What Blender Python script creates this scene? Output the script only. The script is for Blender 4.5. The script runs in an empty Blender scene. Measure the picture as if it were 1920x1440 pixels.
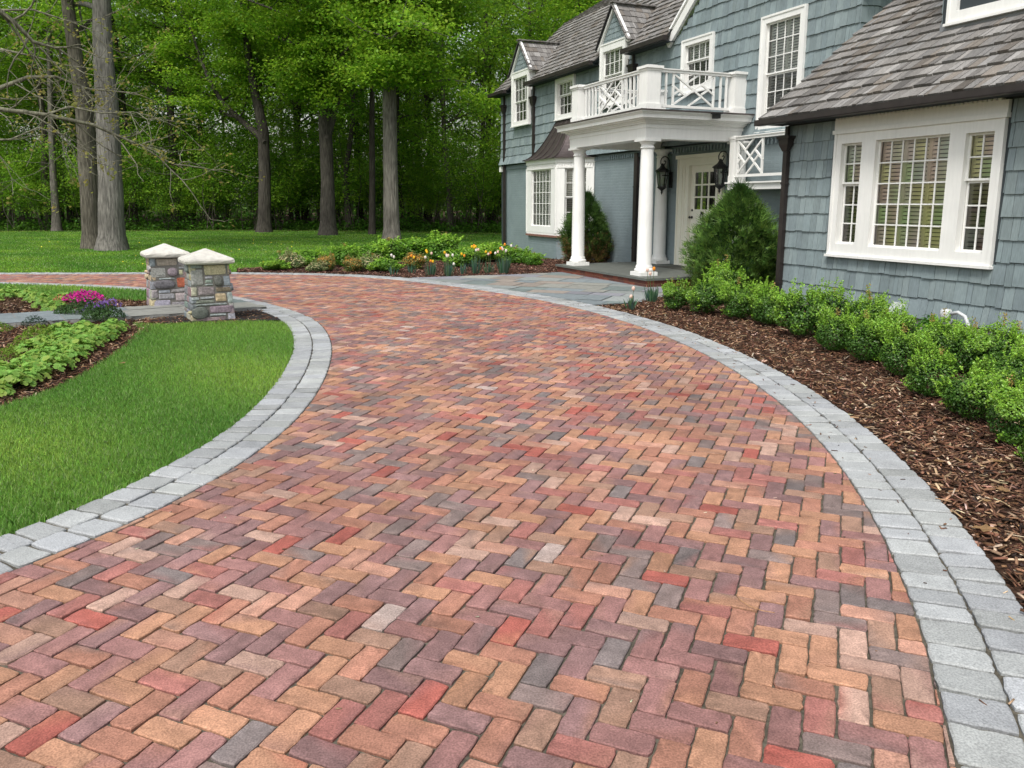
import bpy, math, random
import numpy as np
from mathutils import Vector, Matrix
R = math.radians
rnd = random.Random(7)
rng = np.random.default_rng(7)
scene = bpy.context.scene
COL = scene.collection

# ------------------------------------------------------------------ camera
F_PX, PITCH, HOR, CAM_H = 1500.0, R(10.5), 380.0, 1.62
CYP = HOR + F_PX * math.tan(PITCH)
cam = bpy.data.cameras.new('camera')
camo = bpy.data.objects.new('camera', cam); COL.objects.link(camo)
cam.sensor_fit = 'HORIZONTAL'; cam.sensor_width = 36.0
cam.lens = F_PX / 1920 * 36.0
cam.shift_y = (CYP - 720) / 1920.0
cam.clip_start = 0.05; cam.clip_end = 600
camo.location = (0, 0, CAM_H); camo.rotation_euler = (R(90) - PITCH, 0, 0)
scene.camera = camo

def gp(px, py, z=0.0):
    """ground point seen at a photo pixel"""
    x = (px - 960) / F_PX; y = -(py - CYP) / F_PX
    dx, dy, dz = x, math.cos(PITCH) + y * math.sin(PITCH), -math.sin(PITCH) + y * math.cos(PITCH)
    t = (z - CAM_H) / dz
    return (dx * t, dy * t)

# ------------------------------------------------------------------ light
w = bpy.data.worlds.new('World'); scene.world = w; w.use_nodes = True
nt = w.node_tree; nt.nodes.clear()
sky = nt.nodes.new('ShaderNodeTexSky'); sky.sky_type = 'NISHITA'; sky.sun_disc = False
SUN_EL, SUN_AZ = R(56), R(205)
sky.sun_elevation = SUN_EL; sky.sun_rotation = SUN_AZ
sky.air_density = 1.6; sky.dust_density = 3.5; sky.ozone_density = 1.0
hs = nt.nodes.new('ShaderNodeHueSaturation'); hs.inputs['Saturation'].default_value = 0.42
bg = nt.nodes.new('ShaderNodeBackground'); bg.inputs['Strength'].default_value = 0.135
wo = nt.nodes.new('ShaderNodeOutputWorld')
nt.links.new(sky.outputs[0], hs.inputs['Color']); nt.links.new(hs.outputs[0], bg.inputs['Color']); nt.links.new(bg.outputs[0], wo.inputs['Surface'])
sun = bpy.data.lights.new('sun', 'SUN'); sun.energy = 1.75; sun.angle = R(14); sun.color = (1, .965, .91)
suno = bpy.data.objects.new('sun', sun); COL.objects.link(suno)
sd = Vector((math.sin(SUN_AZ) * math.cos(SUN_EL), math.cos(SUN_AZ) * math.cos(SUN_EL), math.sin(SUN_EL)))
suno.rotation_euler = sd.to_track_quat('Z', 'Y').to_euler()
scene.view_settings.view_transform = 'Standard'; scene.view_settings.look = 'None'
scene.view_settings.exposure = 0.55; scene.view_settings.gamma = 1.0
scene.cycles.max_bounces = 8; scene.cycles.transparent_max_bounces = 16
scene.cycles.diffuse_bounces = 4

# ------------------------------------------------------------------ materials
def srgb(r, g, b, k=1.0):
    f = lambda c: (c / 255 / 12.92 if c / 255 < .04045 else ((c / 255 + .055) / 1.055) ** 2.4) * k
    return (f(r), f(g), f(b))

def mk(name, color=(.5, .5, .5), attr=None, rough=.8, n1=None, n2=None, bump=None, stretch=None,
       spec=.5, metal=0, transl=0.0, n3=None):
    """n1/n2 = (scale, amount, detail) brightness noise; bump = (strength, distance, scale)"""
    m = bpy.data.materials.new(name); m.use_nodes = True
    t = m.node_tree; t.nodes.clear(); N = t.nodes.new; Lk = t.links.new
    out = N('ShaderNodeOutputMaterial'); p = N('ShaderNodeBsdfPrincipled')
    p.inputs['Roughness'].default_value = rough; p.inputs['Metallic'].default_value = metal
    p.inputs['Specular IOR Level'].default_value = spec
    tc = N('ShaderNodeTexCoord'); co = tc.outputs['Object']
    if stretch:
        mp = N('ShaderNodeMapping'); mp.inputs['Scale'].default_value = stretch; Lk(co, mp.inputs['Vector']); cs = mp.outputs[0]
    else: cs = co
    if attr:
        a = N('ShaderNodeAttribute'); a.attribute_name = attr; c = a.outputs['Color']
    else:
        a = N('ShaderNodeRGB'); a.outputs[0].default_value = (*color, 1); c = a.outputs[0]
    for k, n in enumerate((n1, n2, n3)):
        if not n: continue
        no = N('ShaderNodeTexNoise'); no.inputs['Scale'].default_value = n[0]; no.inputs['Detail'].default_value = n[2] if len(n) > 2 else 4
        Lk(cs if k == 0 else co, no.inputs['Vector'])
        mr = N('ShaderNodeMapRange'); mr.inputs['From Min'].default_value = .3; mr.inputs['From Max'].default_value = .7
        mr.inputs['To Min'].default_value = 1 - n[1]; mr.inputs['To Max'].default_value = 1 + n[1]
        Lk(no.outputs['Fac'], mr.inputs['Value'])
        mx = N('ShaderNodeVectorMath'); mx.operation = 'SCALE'; Lk(c, mx.inputs[0]); Lk(mr.outputs[0], mx.inputs['Scale']); c = mx.outputs[0]
    Lk(c, p.inputs['Base Color'])
    if bump:
        no = N('ShaderNodeTexNoise'); no.inputs['Scale'].default_value = bump[2]; no.inputs['Detail'].default_value = 6
        Lk(cs, no.inputs['Vector'])
        b = N('ShaderNodeBump'); b.inputs['Strength'].default_value = bump[0]; b.inputs['Distance'].default_value = bump[1]
        Lk(no.outputs['Fac'], b.inputs['Height']); Lk(b.outputs[0], p.inputs['Normal'])
    sh = p.outputs[0]
    if transl:
        tr = N('ShaderNodeBsdfTranslucent'); Lk(c, tr.inputs['Color']); ms = N('ShaderNodeMixShader'); ms.inputs[0].default_value = transl
        Lk(sh, ms.inputs[1]); Lk(tr.outputs[0], ms.inputs[2]); sh = ms.outputs[0]
    Lk(sh, out.inputs['Surface'])
    m['_c'] = 1
    return m

M = {}
M['brick'] = mk('paver_brick', attr='col', rough=.88, n1=(150, .34, 5), n2=(14, .16, 6), n3=(1.1, .19, 6), bump=(.5, .003, 190), spec=.3)
M['granite'] = mk('granite_sett', attr='col', rough=.85, n1=(150, .28, 4), n2=(7, .10), n3=(.9, .10), bump=(.7, .005, 90), spec=.3)
M['sand'] = mk('joint_sand', (.10, .09, .07), rough=1, n1=(60, .35), n2=(2.5, .3), spec=.1)
M['bluestone'] = mk('bluestone', attr='col', rough=.7, n1=(9, .14, 6), n2=(120, .06), bump=(.25, .003, 40), spec=.35)
M['siding'] = mk('painted_shingle', attr='col', rough=.8, n1=(30, .13, 5), n2=(1.6, .09, 6), n3=(9, .05), bump=(.5, .004, 40), stretch=(3, 3, .25), spec=.3)
M['shake'] = mk('cedar_shake', attr='col', rough=.9, n1=(26, .28, 4), n2=(1.2, .14), bump=(.6, .006, 30), stretch=(1, 4, 1), spec=.2)
M['backing'] = mk('shingle_backing', (.05, .06, .065), rough=1, spec=.1)
M['white'] = mk('white_paint', (.79, .79, .765), rough=.5, n1=(9, .035, 6), n2=(2.5, .04, 6), stretch=(3, 3, .4), spec=.4)
M['cream'] = mk('cream_door_paint', (.78, .76, .66), rough=.45, n2=(3, .03), spec=.4)
M['bronze'] = mk('dark_bronze_metal', (.035, .028, .026), rough=.45, n2=(6, .2), spec=.5, metal=.3)
M['copper'] = mk('aged_copper_sheet', (.085, .068, .066), rough=.45, n1=(7, .22), metal=.55)
M['flash'] = mk('grey_flashing', (.2, .21, .22), rough=.6, n2=(6, .1))
M['blind'] = mk('tan_blind', attr='col', rough=.7)
M['dark'] = mk('dark_interior', (.03, .03, .032), rough=1, spec=.1)
M['reveal'] = mk('window_reveal', (.22, .21, .19), rough=.9)
M['black'] = mk('black_iron', (.012, .012, .013), rough=.4, n2=(30, .2))
M['bulb'] = mk('frosted_bulb', (.8, .78, .72), rough=.3)
M['mortar'] = mk('mortar', (.17, .16, .145), rough=.95, n1=(40, .2), bump=(.5, .006, 60))
M['stone'] = mk('field_stone', attr='col', rough=.85, n1=(34, .3, 6), n2=(110, .16), bump=(.7, .012, 26), spec=.25)
M['cap'] = mk('limestone_cap', (.60, .575, .52), rough=.85, n1=(14, .14, 6), n2=(4, .08, 5), bump=(.5, .006, 50), spec=.25)
M['riser'] = mk('porch_brick', attr='col', rough=.85, n1=(60, .25), bump=(.4, .003, 80))
M['bark'] = mk('bark', attr='col', rough=.95, n1=(9, .45, 6), n2=(1.3, .25), bump=(1.0, .06, 7), stretch=(2.2, 2.2, .28), spec=.1)
M['leaf'] = mk('leaf', attr='col', rough=.55, transl=.5, spec=.3)
M['box'] = mk('glossy_small_leaf', attr='col', rough=.42, transl=.25, spec=.4)
M['petal'] = mk('petal', attr='col', rough=.6, transl=.25, spec=.2)
M['chip'] = mk('bark_chip', attr='col', rough=.9, n1=(80, .25), spec=.2)
M['mulch'] = mk('mulch_soil', (.05, .028, .018), rough=1, n1=(55, .6), n2=(6, .3), bump=(1, .03, 45), spec=.1)
M['soil'] = mk('dark_soil', (.04, .036, .034), rough=1, n1=(70, .5), bump=(1, .02, 60), spec=.1)
M['grass'] = mk('grass_blade', attr='col', rough=.6, transl=.3, spec=.25)
M['turf'] = mk('turf_base', (.075, .15, .022), rough=1, n1=(1.2, .22), n2=(45, .4), bump=(1, .03, 60), spec=.1)
M['grey'] = mk('grey_painted_metal', (.4, .43, .43), rough=.55, n2=(10, .1))
M['pvc'] = mk('grey_plastic_pipe', (.55, .57, .58), rough=.4)

def painted_brick():
    m = bpy.data.materials.new('painted_brick'); m.use_nodes = True
    t = m.node_tree; N = t.nodes.new; Lk = t.links.new; p = t.nodes['Principled BSDF']
    tc = N('ShaderNodeTexCoord'); sp = N('ShaderNodeSeparateXYZ'); Lk(tc.outputs['Object'], sp.inputs[0])
    ad = N('ShaderNodeMath'); ad.operation = 'SUBTRACT'; Lk(sp.outputs['Y'], ad.inputs[0]); Lk(sp.outputs['X'], ad.inputs[1])
    cb = N('ShaderNodeCombineXYZ'); Lk(ad.outputs[0], cb.inputs['X']); Lk(sp.outputs['Z'], cb.inputs['Y'])
    nz = N('ShaderNodeTexNoise'); nz.inputs['Scale'].default_value = 9; nz.inputs['Detail'].default_value = 5; Lk(cb.outputs[0], nz.inputs['Vector'])
    sc_ = N('ShaderNodeVectorMath'); sc_.operation = 'SCALE'; sc_.inputs['Scale'].default_value = .055; Lk(nz.outputs['Color'], sc_.inputs[0])
    av = N('ShaderNodeVectorMath'); av.operation = 'ADD'; Lk(cb.outputs[0], av.inputs[0]); Lk(sc_.outputs[0], av.inputs[1])
    br = N('ShaderNodeTexBrick'); br.inputs['Scale'].default_value = 1.0; br.inputs['Brick Width'].default_value = .215; br.inputs['Row Height'].default_value = .075
    br.inputs['Mortar Size'].default_value = .011; br.inputs['Mortar Smooth'].default_value = .6
    br.inputs['Color1'].default_value = (.205, .255, .272, 1); br.inputs['Color2'].default_value = (.190, .240, .256, 1); br.inputs['Mortar'].default_value = (.20, .25, .266, 1)
    Lk(av.outputs[0], br.inputs['Vector'])
    n2 = N('ShaderNodeTexNoise'); n2.inputs['Scale'].default_value = 2.4; n2.inputs['Detail'].default_value = 8; Lk(tc.outputs['Object'], n2.inputs['Vector'])
    mr = N('ShaderNodeMapRange'); mr.inputs['To Min'].default_value = .8; mr.inputs['To Max'].default_value = 1.2; Lk(n2.outputs['Fac'], mr.inputs['Value'])
    mx = N('ShaderNodeVectorMath'); mx.operation = 'SCALE'; Lk(br.outputs['Color'], mx.inputs[0]); Lk(mr.outputs[0], mx.inputs['Scale']); Lk(mx.outputs[0], p.inputs['Base Color'])
    n3 = N('ShaderNodeTexNoise'); n3.inputs['Scale'].default_value = 45; Lk(tc.outputs['Object'], n3.inputs['Vector'])
    inv = N('ShaderNodeMath'); inv.operation = 'MULTIPLY_ADD'; inv.inputs[1].default_value = -1.0; Lk(br.outputs['Fac'], inv.inputs[0]); Lk(n3.outputs['Fac'], inv.inputs[2])
    b = N('ShaderNodeBump'); b.inputs['Strength'].default_value = .7; b.inputs['Distance'].default_value = .004
    Lk(inv.outputs[0], b.inputs['Height']); Lk(b.outputs[0], p.inputs['Normal']); p.inputs['Roughness'].default_value = .6
    return m
M['pbrick'] = painted_brick()

def glass_mat(name, tint=(.8, .85, .85)):
    m = bpy.data.materials.new(name); m.use_nodes = True
    t = m.node_tree; t.nodes.clear(); N = t.nodes.new; Lk = t.links.new
    out = N('ShaderNodeOutputMaterial'); tr = N('ShaderNodeBsdfTransparent'); gl = N('ShaderNodeBsdfGlossy'); gl.inputs['Roughness'].default_value = .04
    at = N('ShaderNodeAttribute'); at.attribute_name = 'col'; Lk(at.outputs['Color'], tr.inputs['Color'])
    fr = N('ShaderNodeFresnel'); fr.inputs['IOR'].default_value = 1.5
    mr = N('ShaderNodeMapRange'); mr.inputs['To Min'].default_value = .05; mr.inputs['To Max'].default_value = 1.0; Lk(fr.outputs[0], mr.inputs['Value'])
    nz = N('ShaderNodeTexNoise'); nz.inputs['Scale'].default_value = 5; tc = N('ShaderNodeTexCoord'); Lk(tc.outputs['Object'], nz.inputs['Vector'])
    b = N('ShaderNodeBump'); b.inputs['Strength'].default_value = .25; b.inputs['Distance'].default_value = .01; Lk(nz.outputs['Fac'], b.inputs['Height']); Lk(b.outputs[0], gl.inputs['Normal'])
    ms = N('ShaderNodeMixShader'); Lk(mr.outputs[0], ms.inputs[0]); Lk(tr.outputs[0], ms.inputs[1]); Lk(gl.outputs[0], ms.inputs[2]); Lk(ms.outputs[0], out.inputs['Surface'])
    return m
M['glass'] = glass_mat('window_glass')

# ------------------------------------------------------------------ object helpers
def tag(o, label=None, cat=None, group=None, kind=None):
    if label: o['label'] = label
    if cat: o['category'] = cat
    if group: o['group'] = group
    if kind: o['kind'] = kind
    return o
def empty(name, loc=(0, 0, 0), rz=0.0):
    o = bpy.data.objects.new(name, None); COL.objects.link(o); o.location = loc; o.rotation_euler = (0, 0, rz); o.empty_display_size = .2
    return o
def link(name, me, parent=None, loc=None, rz=None):
    o = bpy.data.objects.new(name, me); COL.objects.link(o)
    if parent: o.parent = parent
    if loc is not None: o.location = loc
    if rz is not None: o.rotation_euler = (0, 0, rz)
    return o
def npmesh(name, V, Fc, mat, col=None, smooth=False):
    """V (n,3); Fc (m,k) array of equal-size faces; col (n,3) point colours"""
    V = np.asarray(V, np.float32); Fc = np.asarray(Fc, np.int32)
    me = bpy.data.meshes.new(name)
    me.vertices.add(len(V)); me.vertices.foreach_set('co', V.ravel())
    k = Fc.shape[1]
    me.loops.add(Fc.size); me.loops.foreach_set('vertex_index', Fc.ravel())
    me.polygons.add(len(Fc)); me.polygons.foreach_set('loop_start', np.arange(0, Fc.size, k, dtype=np.int32))
    me.update(calc_edges=True)
    if smooth: me.polygons.foreach_set('use_smooth', np.ones(len(Fc), bool))
    if col is not None:
        a = me.color_attributes.new('col', 'FLOAT_COLOR', 'POINT')
        c = np.ones((len(V), 4), np.float32); c[:, :3] = col; a.data.foreach_set('color', c.ravel())
    me.materials.append(mat)
    return me

class Fr:
    """frame: origin + axes u, v, w"""
    def __init__(s, o, u, v, w): s.o, s.u, s.v, s.w = (Vector(x) for x in (o, u, v, w))
    def __call__(s, a, b, c=0.0): return s.o + s.u * a + s.v * b + s.w * c
    def sub(s, a, b, c=0.0): return Fr(s(a, b, c), s.u, s.v, s.w)
ID = Fr((0, 0, 0), (1, 0, 0), (0, 1, 0), (0, 0, 1))

class MB:
    def __init__(s): s.v = []; s.f = []; s.c = []
    def add(s, vs, fs, col=(1, 1, 1)):
        n = len(s.v); s.v += [tuple(x) for x in vs]; s.f += [tuple(i + n for i in f) for f in fs]; s.c += [col] * len(vs)
    def box(s, fr, u0, u1, v0, v1, w0, w1, col=(1, 1, 1)):
        P = [fr(a, b, c) for c in (w0, w1) for b in (v0, v1) for a in (u0, u1)]
        s.add(P, [(0, 2, 3, 1), (4, 5, 7, 6), (0, 1, 5, 4), (2, 6, 7, 3), (0, 4, 6, 2), (1, 3, 7, 5)], col)
    def bar(s, a, b, wd, th, up, col=(1, 1, 1)):
        """bar from a to b, width wd across, thickness th along up"""
        a, b, up = Vector(a), Vector(b), Vector(up).normalized(); d = (b - a).normalized(); x = d.cross(up).normalized() * wd / 2; y = up * th / 2
        P = [a - x - y, a + x - y, a + x + y, a - x + y, b - x - y, b + x - y, b + x + y, b - x + y]
        s.add(P, [(0, 3, 2, 1), (4, 5, 6, 7), (0, 1, 5, 4), (1, 2, 6, 5), (2, 3, 7, 6), (3, 0, 4, 7)], col)
    def tube(s, pts, rad, n=8, col=(1, 1, 1), cap=True, ring=None):
        pts = [Vector(p) for p in pts]; k = len(pts)
        if not hasattr(rad, '__len__'): rad = [rad] * k
        base = len(s.v); ref = None
        for i in range(k):
            d = (pts[min(i + 1, k - 1)] - pts[max(i - 1, 0)]).normalized()
            if ref is None: ref = Vector((1, 0, 0)) if abs(d.x) < .8 else Vector((0, 1, 0))
            x = (ref - d * ref.dot(d)).normalized(); y = d.cross(x); ref = x
            for j in range(n):
                t = 2 * math.pi * j / n; r = rad[i] * (ring(i, j) if ring else 1)
                s.v.append(tuple(pts[i] + x * math.cos(t) * r + y * math.sin(t) * r)); s.c.append(col)
        for i in range(k - 1):
            for j in range(n):
                s.f.append((base + i * n + j, base + i * n + (j + 1) % n, base + (i + 1) * n + (j + 1) % n, base + (i + 1) * n + j))
        if cap:
            s.f.append(tuple(base + j for j in reversed(range(n)))); s.f.append(tuple(base + (k - 1) * n + j for j in range(n)))
    def lathe(s, o, prof, n=24, col=(1, 1, 1), w=None, ax=(0, 0, 1)):
        """prof = [(r, h)]"""
        s.tube([Vector(o) + Vector(ax) * h for r, h in prof], [max(r, .0005) for r, h in prof], n, col)
    def mesh(s, name, mat, smooth=False, autos=None):
        me = bpy.data.meshes.new(name); me.from_pydata(s.v, [], s.f)
        a = me.color_attributes.new('col', 'FLOAT_COLOR', 'POINT')
        c = np.ones((len(s.v), 4), np.float32); c[:, :3] = np.array(s.c, np.float32); a.data.foreach_set('color', c.ravel())
        me.materials.append(mat)
        if smooth: me.polygons.foreach_set('use_smooth', np.ones(len(me.polygons), bool))
        me.update()
        return me
    def obj(s, name, mat, parent=None, smooth=False):
        return link(name, s.mesh(name, mat, smooth), parent)

def catmull(P, n=8):
    P = [np.array(p, float) for p in P]; out = []
    Q = [2 * P[0] - P[1]] + P + [2 * P[-1] - P[-2]]
    for i in range(1, len(Q) - 2):
        for k in range(n):
            t = k / n; a, b, c, d = Q[i - 1], Q[i], Q[i + 1], Q[i + 2]
            out.append(.5 * (2 * b + (c - a) * t + (2 * a - 5 * b + 4 * c - d) * t * t + (3 * b - a - 3 * c + d) * t ** 3))
    out.append(P[-1]); return np.array(out)
def resample(P, step):
    d = np.r_[0, np.cumsum(np.hypot(*np.diff(P, axis=0).T))]; n = max(2, int(round(d[-1] / step)) + 1)
    t = np.linspace(0, d[-1], n); return np.c_[np.interp(t, d, P[:, 0]), np.interp(t, d, P[:, 1])]
def offset(P, k):
    t = np.gradient(P, axis=0); t /= np.hypot(t[:, 0], t[:, 1])[:, None]
    return P + np.c_[-t[:, 1], t[:, 0]] * k
def smooth_line(P, n=30):
    P = P.copy()
    for _ in range(n): P[1:-1] = (P[:-2] + 2 * P[1:-1] + P[2:]) / 4
    return P
def inside(P, poly):
    P = np.asarray(P); x, y = P[:, 0], P[:, 1]; r = np.zeros(len(P), bool); n = len(poly); j = n - 1
    for i in range(n):
        xi, yi = poly[i]; xj, yj = poly[j]
        if yi != yj:
            c = ((yi > y) != (yj > y)) & (x < (xj - xi) * (y - yi) / (yj - yi) + xi); r ^= c
        j = i
    return r
def scatter(poly, dens):
    """dens per m2 -> random points inside poly"""
    poly = np.asarray(poly); a, b = poly.min(0), poly.max(0); n = int((b[0] - a[0]) * (b[1] - a[1]) * dens)
    P = rng.uniform(a, b, (n, 2)); return P[inside(P, poly)]
def sheet(name, poly, z, mat, kind='structure', depth=0.0, col=(1, 1, 1)):
    me = bpy.data.meshes.new(name)
    poly = [tuple(p) for p in poly]
    ar = sum(poly[i - 1][0] * poly[i][1] - poly[i][0] * poly[i - 1][1] for i in range(len(poly)))
    if ar < 0: poly = poly[::-1]
    n = len(poly); V = [(x, y, z) for x, y in poly]; Fc = [tuple(range(n))]
    if depth:
        V += [(x, y, z - depth) for x, y in poly]; Fc += [(i, i + n, (i + 1) % n + n, (i + 1) % n) for i in range(n)]
    me.from_pydata(V, [], Fc); me.materials.append(mat); me.update()
    a = me.color_attributes.new('col', 'FLOAT_COLOR', 'POINT')
    for d in a.data: d.color = (*col, 1)
    o = link(name, me); tag(o, kind=kind); return o

# ------------------------------------------------------------------ ground layout
ri = catmull([(-.3, -1.2), (.2, -.2), (.93, 1.1), (1.29, 2.07), (1.56, 2.75), (1.76, 3.42), (1.93, 4.1), (2.07, 4.85), (2.18, 5.8), (2.22, 6.8), (2.17, 7.9), (2.02, 9.1), (1.72, 10.5), (1.14, 12.14), (.37, 13.66), (-.6, 15.03),
              (-1.76, 16.4), (-3.06, 17.55), (-4.5, 18.2), (-6.9, 18.5), (-9.5, 18.45), (-12, 18.4), (-18, 18.3), (-30, 18.2)])
li = catmull([(-8.5, -1.5), (-5, 0.6), (-3.3, 2.0), (-2.55, 2.85), (-2.2, 3.4), (-1.95, 3.85), (-1.77, 4.49), (-1.66, 5.16), (-1.63, 5.9), (-1.72, 7.1), (-1.92, 8.37), (-2.18, 9.5), (-2.64, 10.87), (-3.25, 12.0),
              (-4.1, 13.15), (-5.0, 14.1), (-6.2, 15.0), (-7.6, 15.7), (-9.2, 16.25), (-12, 16.75), (-18, 17.0), (-30, 17.0)])
ri = smooth_line(resample(ri, .1), 40); li = smooth_line(resample(li, .1), 40)
BW = .43
ro = offset(ri, -BW); lo = offset(li, BW)
drive_poly = np.vstack([ri, li[::-1]])

gnd = sheet('ground', [(-260, -40), (260, -40), (260, 320), (-260, 320)], -.06, M['turf'])
sheet('joint_bed', np.vstack([ro, lo[::-1]]), -.012, M['sand'])

# --- herringbone brick paving
U0, YAW, OX, OY = .10166, -.3924, 1.5224 * .10166, 25.156 * .10166
PAL = [((216, 160, 122), .18), ((200, 138, 112), .14), ((152, 118, 120), .16), ((170, 122, 120), .12), ((140, 130, 128), .09), ((194, 94, 82), .032), ((188, 116, 108), .07),
       ((222, 186, 166), .05), ((180, 144, 120), .08), ((124, 124, 126), .03), ((222, 166, 140), .07)]
PW = np.cumsum([p[1] for p in PAL]); PW /= PW[-1]
SECOND = [None]
SPECIAL = {(8, 20): (228, 220, 216)}
def clip_poly(P, p0, n):
    out = []; m = len(P)
    for i in range(m):
        a, b = P[i], P[(i + 1) % m]; da, db = (a - p0) @ n, (b - p0) @ n
        if da >= 0: out.append(a)
        if (da >= 0) != (db >= 0): out.append(a + (b - a) * da / (da - db))
    return out
def block(V, Fc, C, P, zt, bev, jit, nsub, col, zb=-.03, tilt=.0015, var=.05):
    """tumbled block from a convex outline P (ccw, list of 2-vectors)"""
    c = sum(P) / len(P); out = []
    for i in range(len(P)):
        a, b = P[i], P[(i + 1) % len(P)]; L = np.hypot(*(b - a))
        if L < .004: continue
        k = max(1, min(nsub, int(L / .02)))
        for j in range(k): out.append(a + (b - a) * j / k)
    n = len(out)
    if n < 3: return
    O = np.array(out); d = O - c; dl = np.hypot(d[:, 0], d[:, 1])[:, None] + 1e-9
    nn = d / dl
    O = O + nn * rng.normal(0, jit, (n, 1)) - nn * np.where(dl > dl.max() * .93, jit * 1.8 + bev * .3, 0)
    I = O - nn * bev * 1.15
    tx, ty = rng.normal(0, tilt, 2) / .1; zj = rng.normal(0, tilt * .6)
    zo = zt + zj + (O - c) @ np.array([tx, ty]); zi = zt + zj + (I - c) @ np.array([tx, ty])
    base = len(V)
    for q, z in zip(O, zo): V.append((q[0], q[1], zb))
    for q, z in zip(O, zo): V.append((q[0], q[1], z - bev * .8))
    for q, z in zip(I, zi): V.append((q[0], q[1], z))
    V.append((c[0], c[1], zt + zj))
    col = np.array(col); top_ = []
    ph, am = rng.uniform(0, 6.28), (rng.uniform(.0, .55) if SECOND[0] is not None else 0)
    for i in range(n):
        q = max(0, math.sin(6.28 * i / n + ph)) * am; b2 = col * (1 - q) + (np.array(SECOND[0]) * q if am else 0); top_.append(tuple(b2 * (1 + rng.normal(0, var))))
    cc = [tuple(col * .8)] * n + [tuple(col * .92)] * n + top_ + [tuple(col * (1 + rng.normal(0, var * .6)))]
    C.extend(cc)
    for i in range(n):
        j = (i + 1) % n
        Fc.append((base + i, base + j, base + n + j, base + n + i)); Fc.append((base + n + i, base + n + j, base + 2 * n + j, base + 2 * n + i))
        Fc.append((base + 2 * n + i, base + 2 * n + j, base + 3 * n, base + 3 * n))
def tri_obj(name, V, Fc, C, mat, **kw):
    me = bpy.data.meshes.new(name)
    Fc = [f[:3] if len(f) == 4 and f[2] == f[3] else f for f in Fc]
    me.from_pydata(V, [], Fc); a = me.color_attributes.new('col', 'FLOAT_COLOR', 'POINT')
    c = np.ones((len(V), 4), np.float32); c[:, :3] = np.array(C, np.float32); a.data.foreach_set('color', c.ravel()); me.materials.append(mat); me.update()
    return link(name, me)
V, Fc, C = [], [], []
cy_, sy_ = math.cos(YAW), math.sin(YAW)
allb = []
for m_ in range(-60, 105):
    for k in range(-150, 260):
        # H bricks at (k,k)+m(-2,2): u 0..2, v -1..0 ; V bricks right above: u 2..3, v -2..0
        hu, hv = k - 2 * m_, k + 2 * m_
        allb.append((hu, hv, 0)); allb.append((hu + 2, hv, 1))
A = np.array(allb, float)
cu = A[:, 0] + np.where(A[:, 2] == 0, 1, .5); cv = A[:, 1] - np.where(A[:, 2] == 0, .5, 1)
X = OX + U0 * (cy_ * cu - sy_ * cv); Y = OY + U0 * (sy_ * cu + cy_ * cv)
okm = (Y > .9) & (Y < 19.5) & (X > -17) & (X < 3.5) & (X > -960 / 1500 * Y * 1.06 - 1.5)
big = np.vstack([offset(ri, -.12), offset(li, .12)[::-1]])
idx = np.where(okm)[0]; idx = idx[inside(np.c_[X[idx], Y[idx]], big)]
tr_, tl_ = np.gradient(ri, axis=0), np.gradient(li, axis=0)
def nearest(P, c): i = int(np.argmin((P[:, 0] - c[0]) ** 2 + (P[:, 1] - c[1]) ** 2)); return i
for i in idx:
    u, v, o = A[i]; du, dv = (2, 1) if o == 0 else (1, 2)
    g = .030 + rng.uniform(-.010, .014)
    q = [(u + g, v - dv + g), (u + du - g, v - dv + g), (u + du - g, v - g), (u + g, v - g)]
    j2 = rng.normal(0, .018, 2)
    P = [np.array([OX + U0 * (cy_ * (a + j2[0]) - sy_ * (b + j2[1])), OY + U0 * (sy_ * (a + j2[0]) + cy_ * (b + j2[1]))]) for a, b in q]
    c = sum(P) / 4
    for L, T, sg in ((ri, tr_, 1), (li, tl_, -1)):
        kk = nearest(L, c)
        if np.hypot(*(L[kk] - c)) < .16:
            t = T[kk] / np.hypot(*T[kk]); nrm = np.array([-t[1], t[0]]) * sg
            P = clip_poly(P, L[kk] + nrm * .003, nrm)
            if len(P) < 3: break
    if len(P) < 3: continue
    c = sum(P) / len(P)
    SECOND[0] = srgb(*PAL[int(np.searchsorted(PW, rng.random()))][0], .5)
    r = rng.random(); pc = PAL[int(np.searchsorted(PW, r))][0]
    key = (int(u), int(v))
    if key in SPECIAL and o == 1: pc = SPECIAL[key]
    if rng.random() < .006: pc = (226, 212, 204)
    k = .585 * rng.uniform(.84, 1.15)
    pc = tuple(.68 * a + .32 * b for a, b in zip(pc, (180, 140, 128))); col = srgb(*pc, k)
    dist = c[1]
    if dist < 6: block(V, Fc, C, P, .0, .0045, .0017, 6, col, var=.11)
    elif dist < 11: block(V, Fc, C, P, .0, .005, .0018, 3, col, var=.09)
    else: block(V, Fc, C, P, .0, .005, .001, 1, col)
tag(tri_obj('driveway', V, Fc, C, M['brick']), kind='structure')

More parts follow.
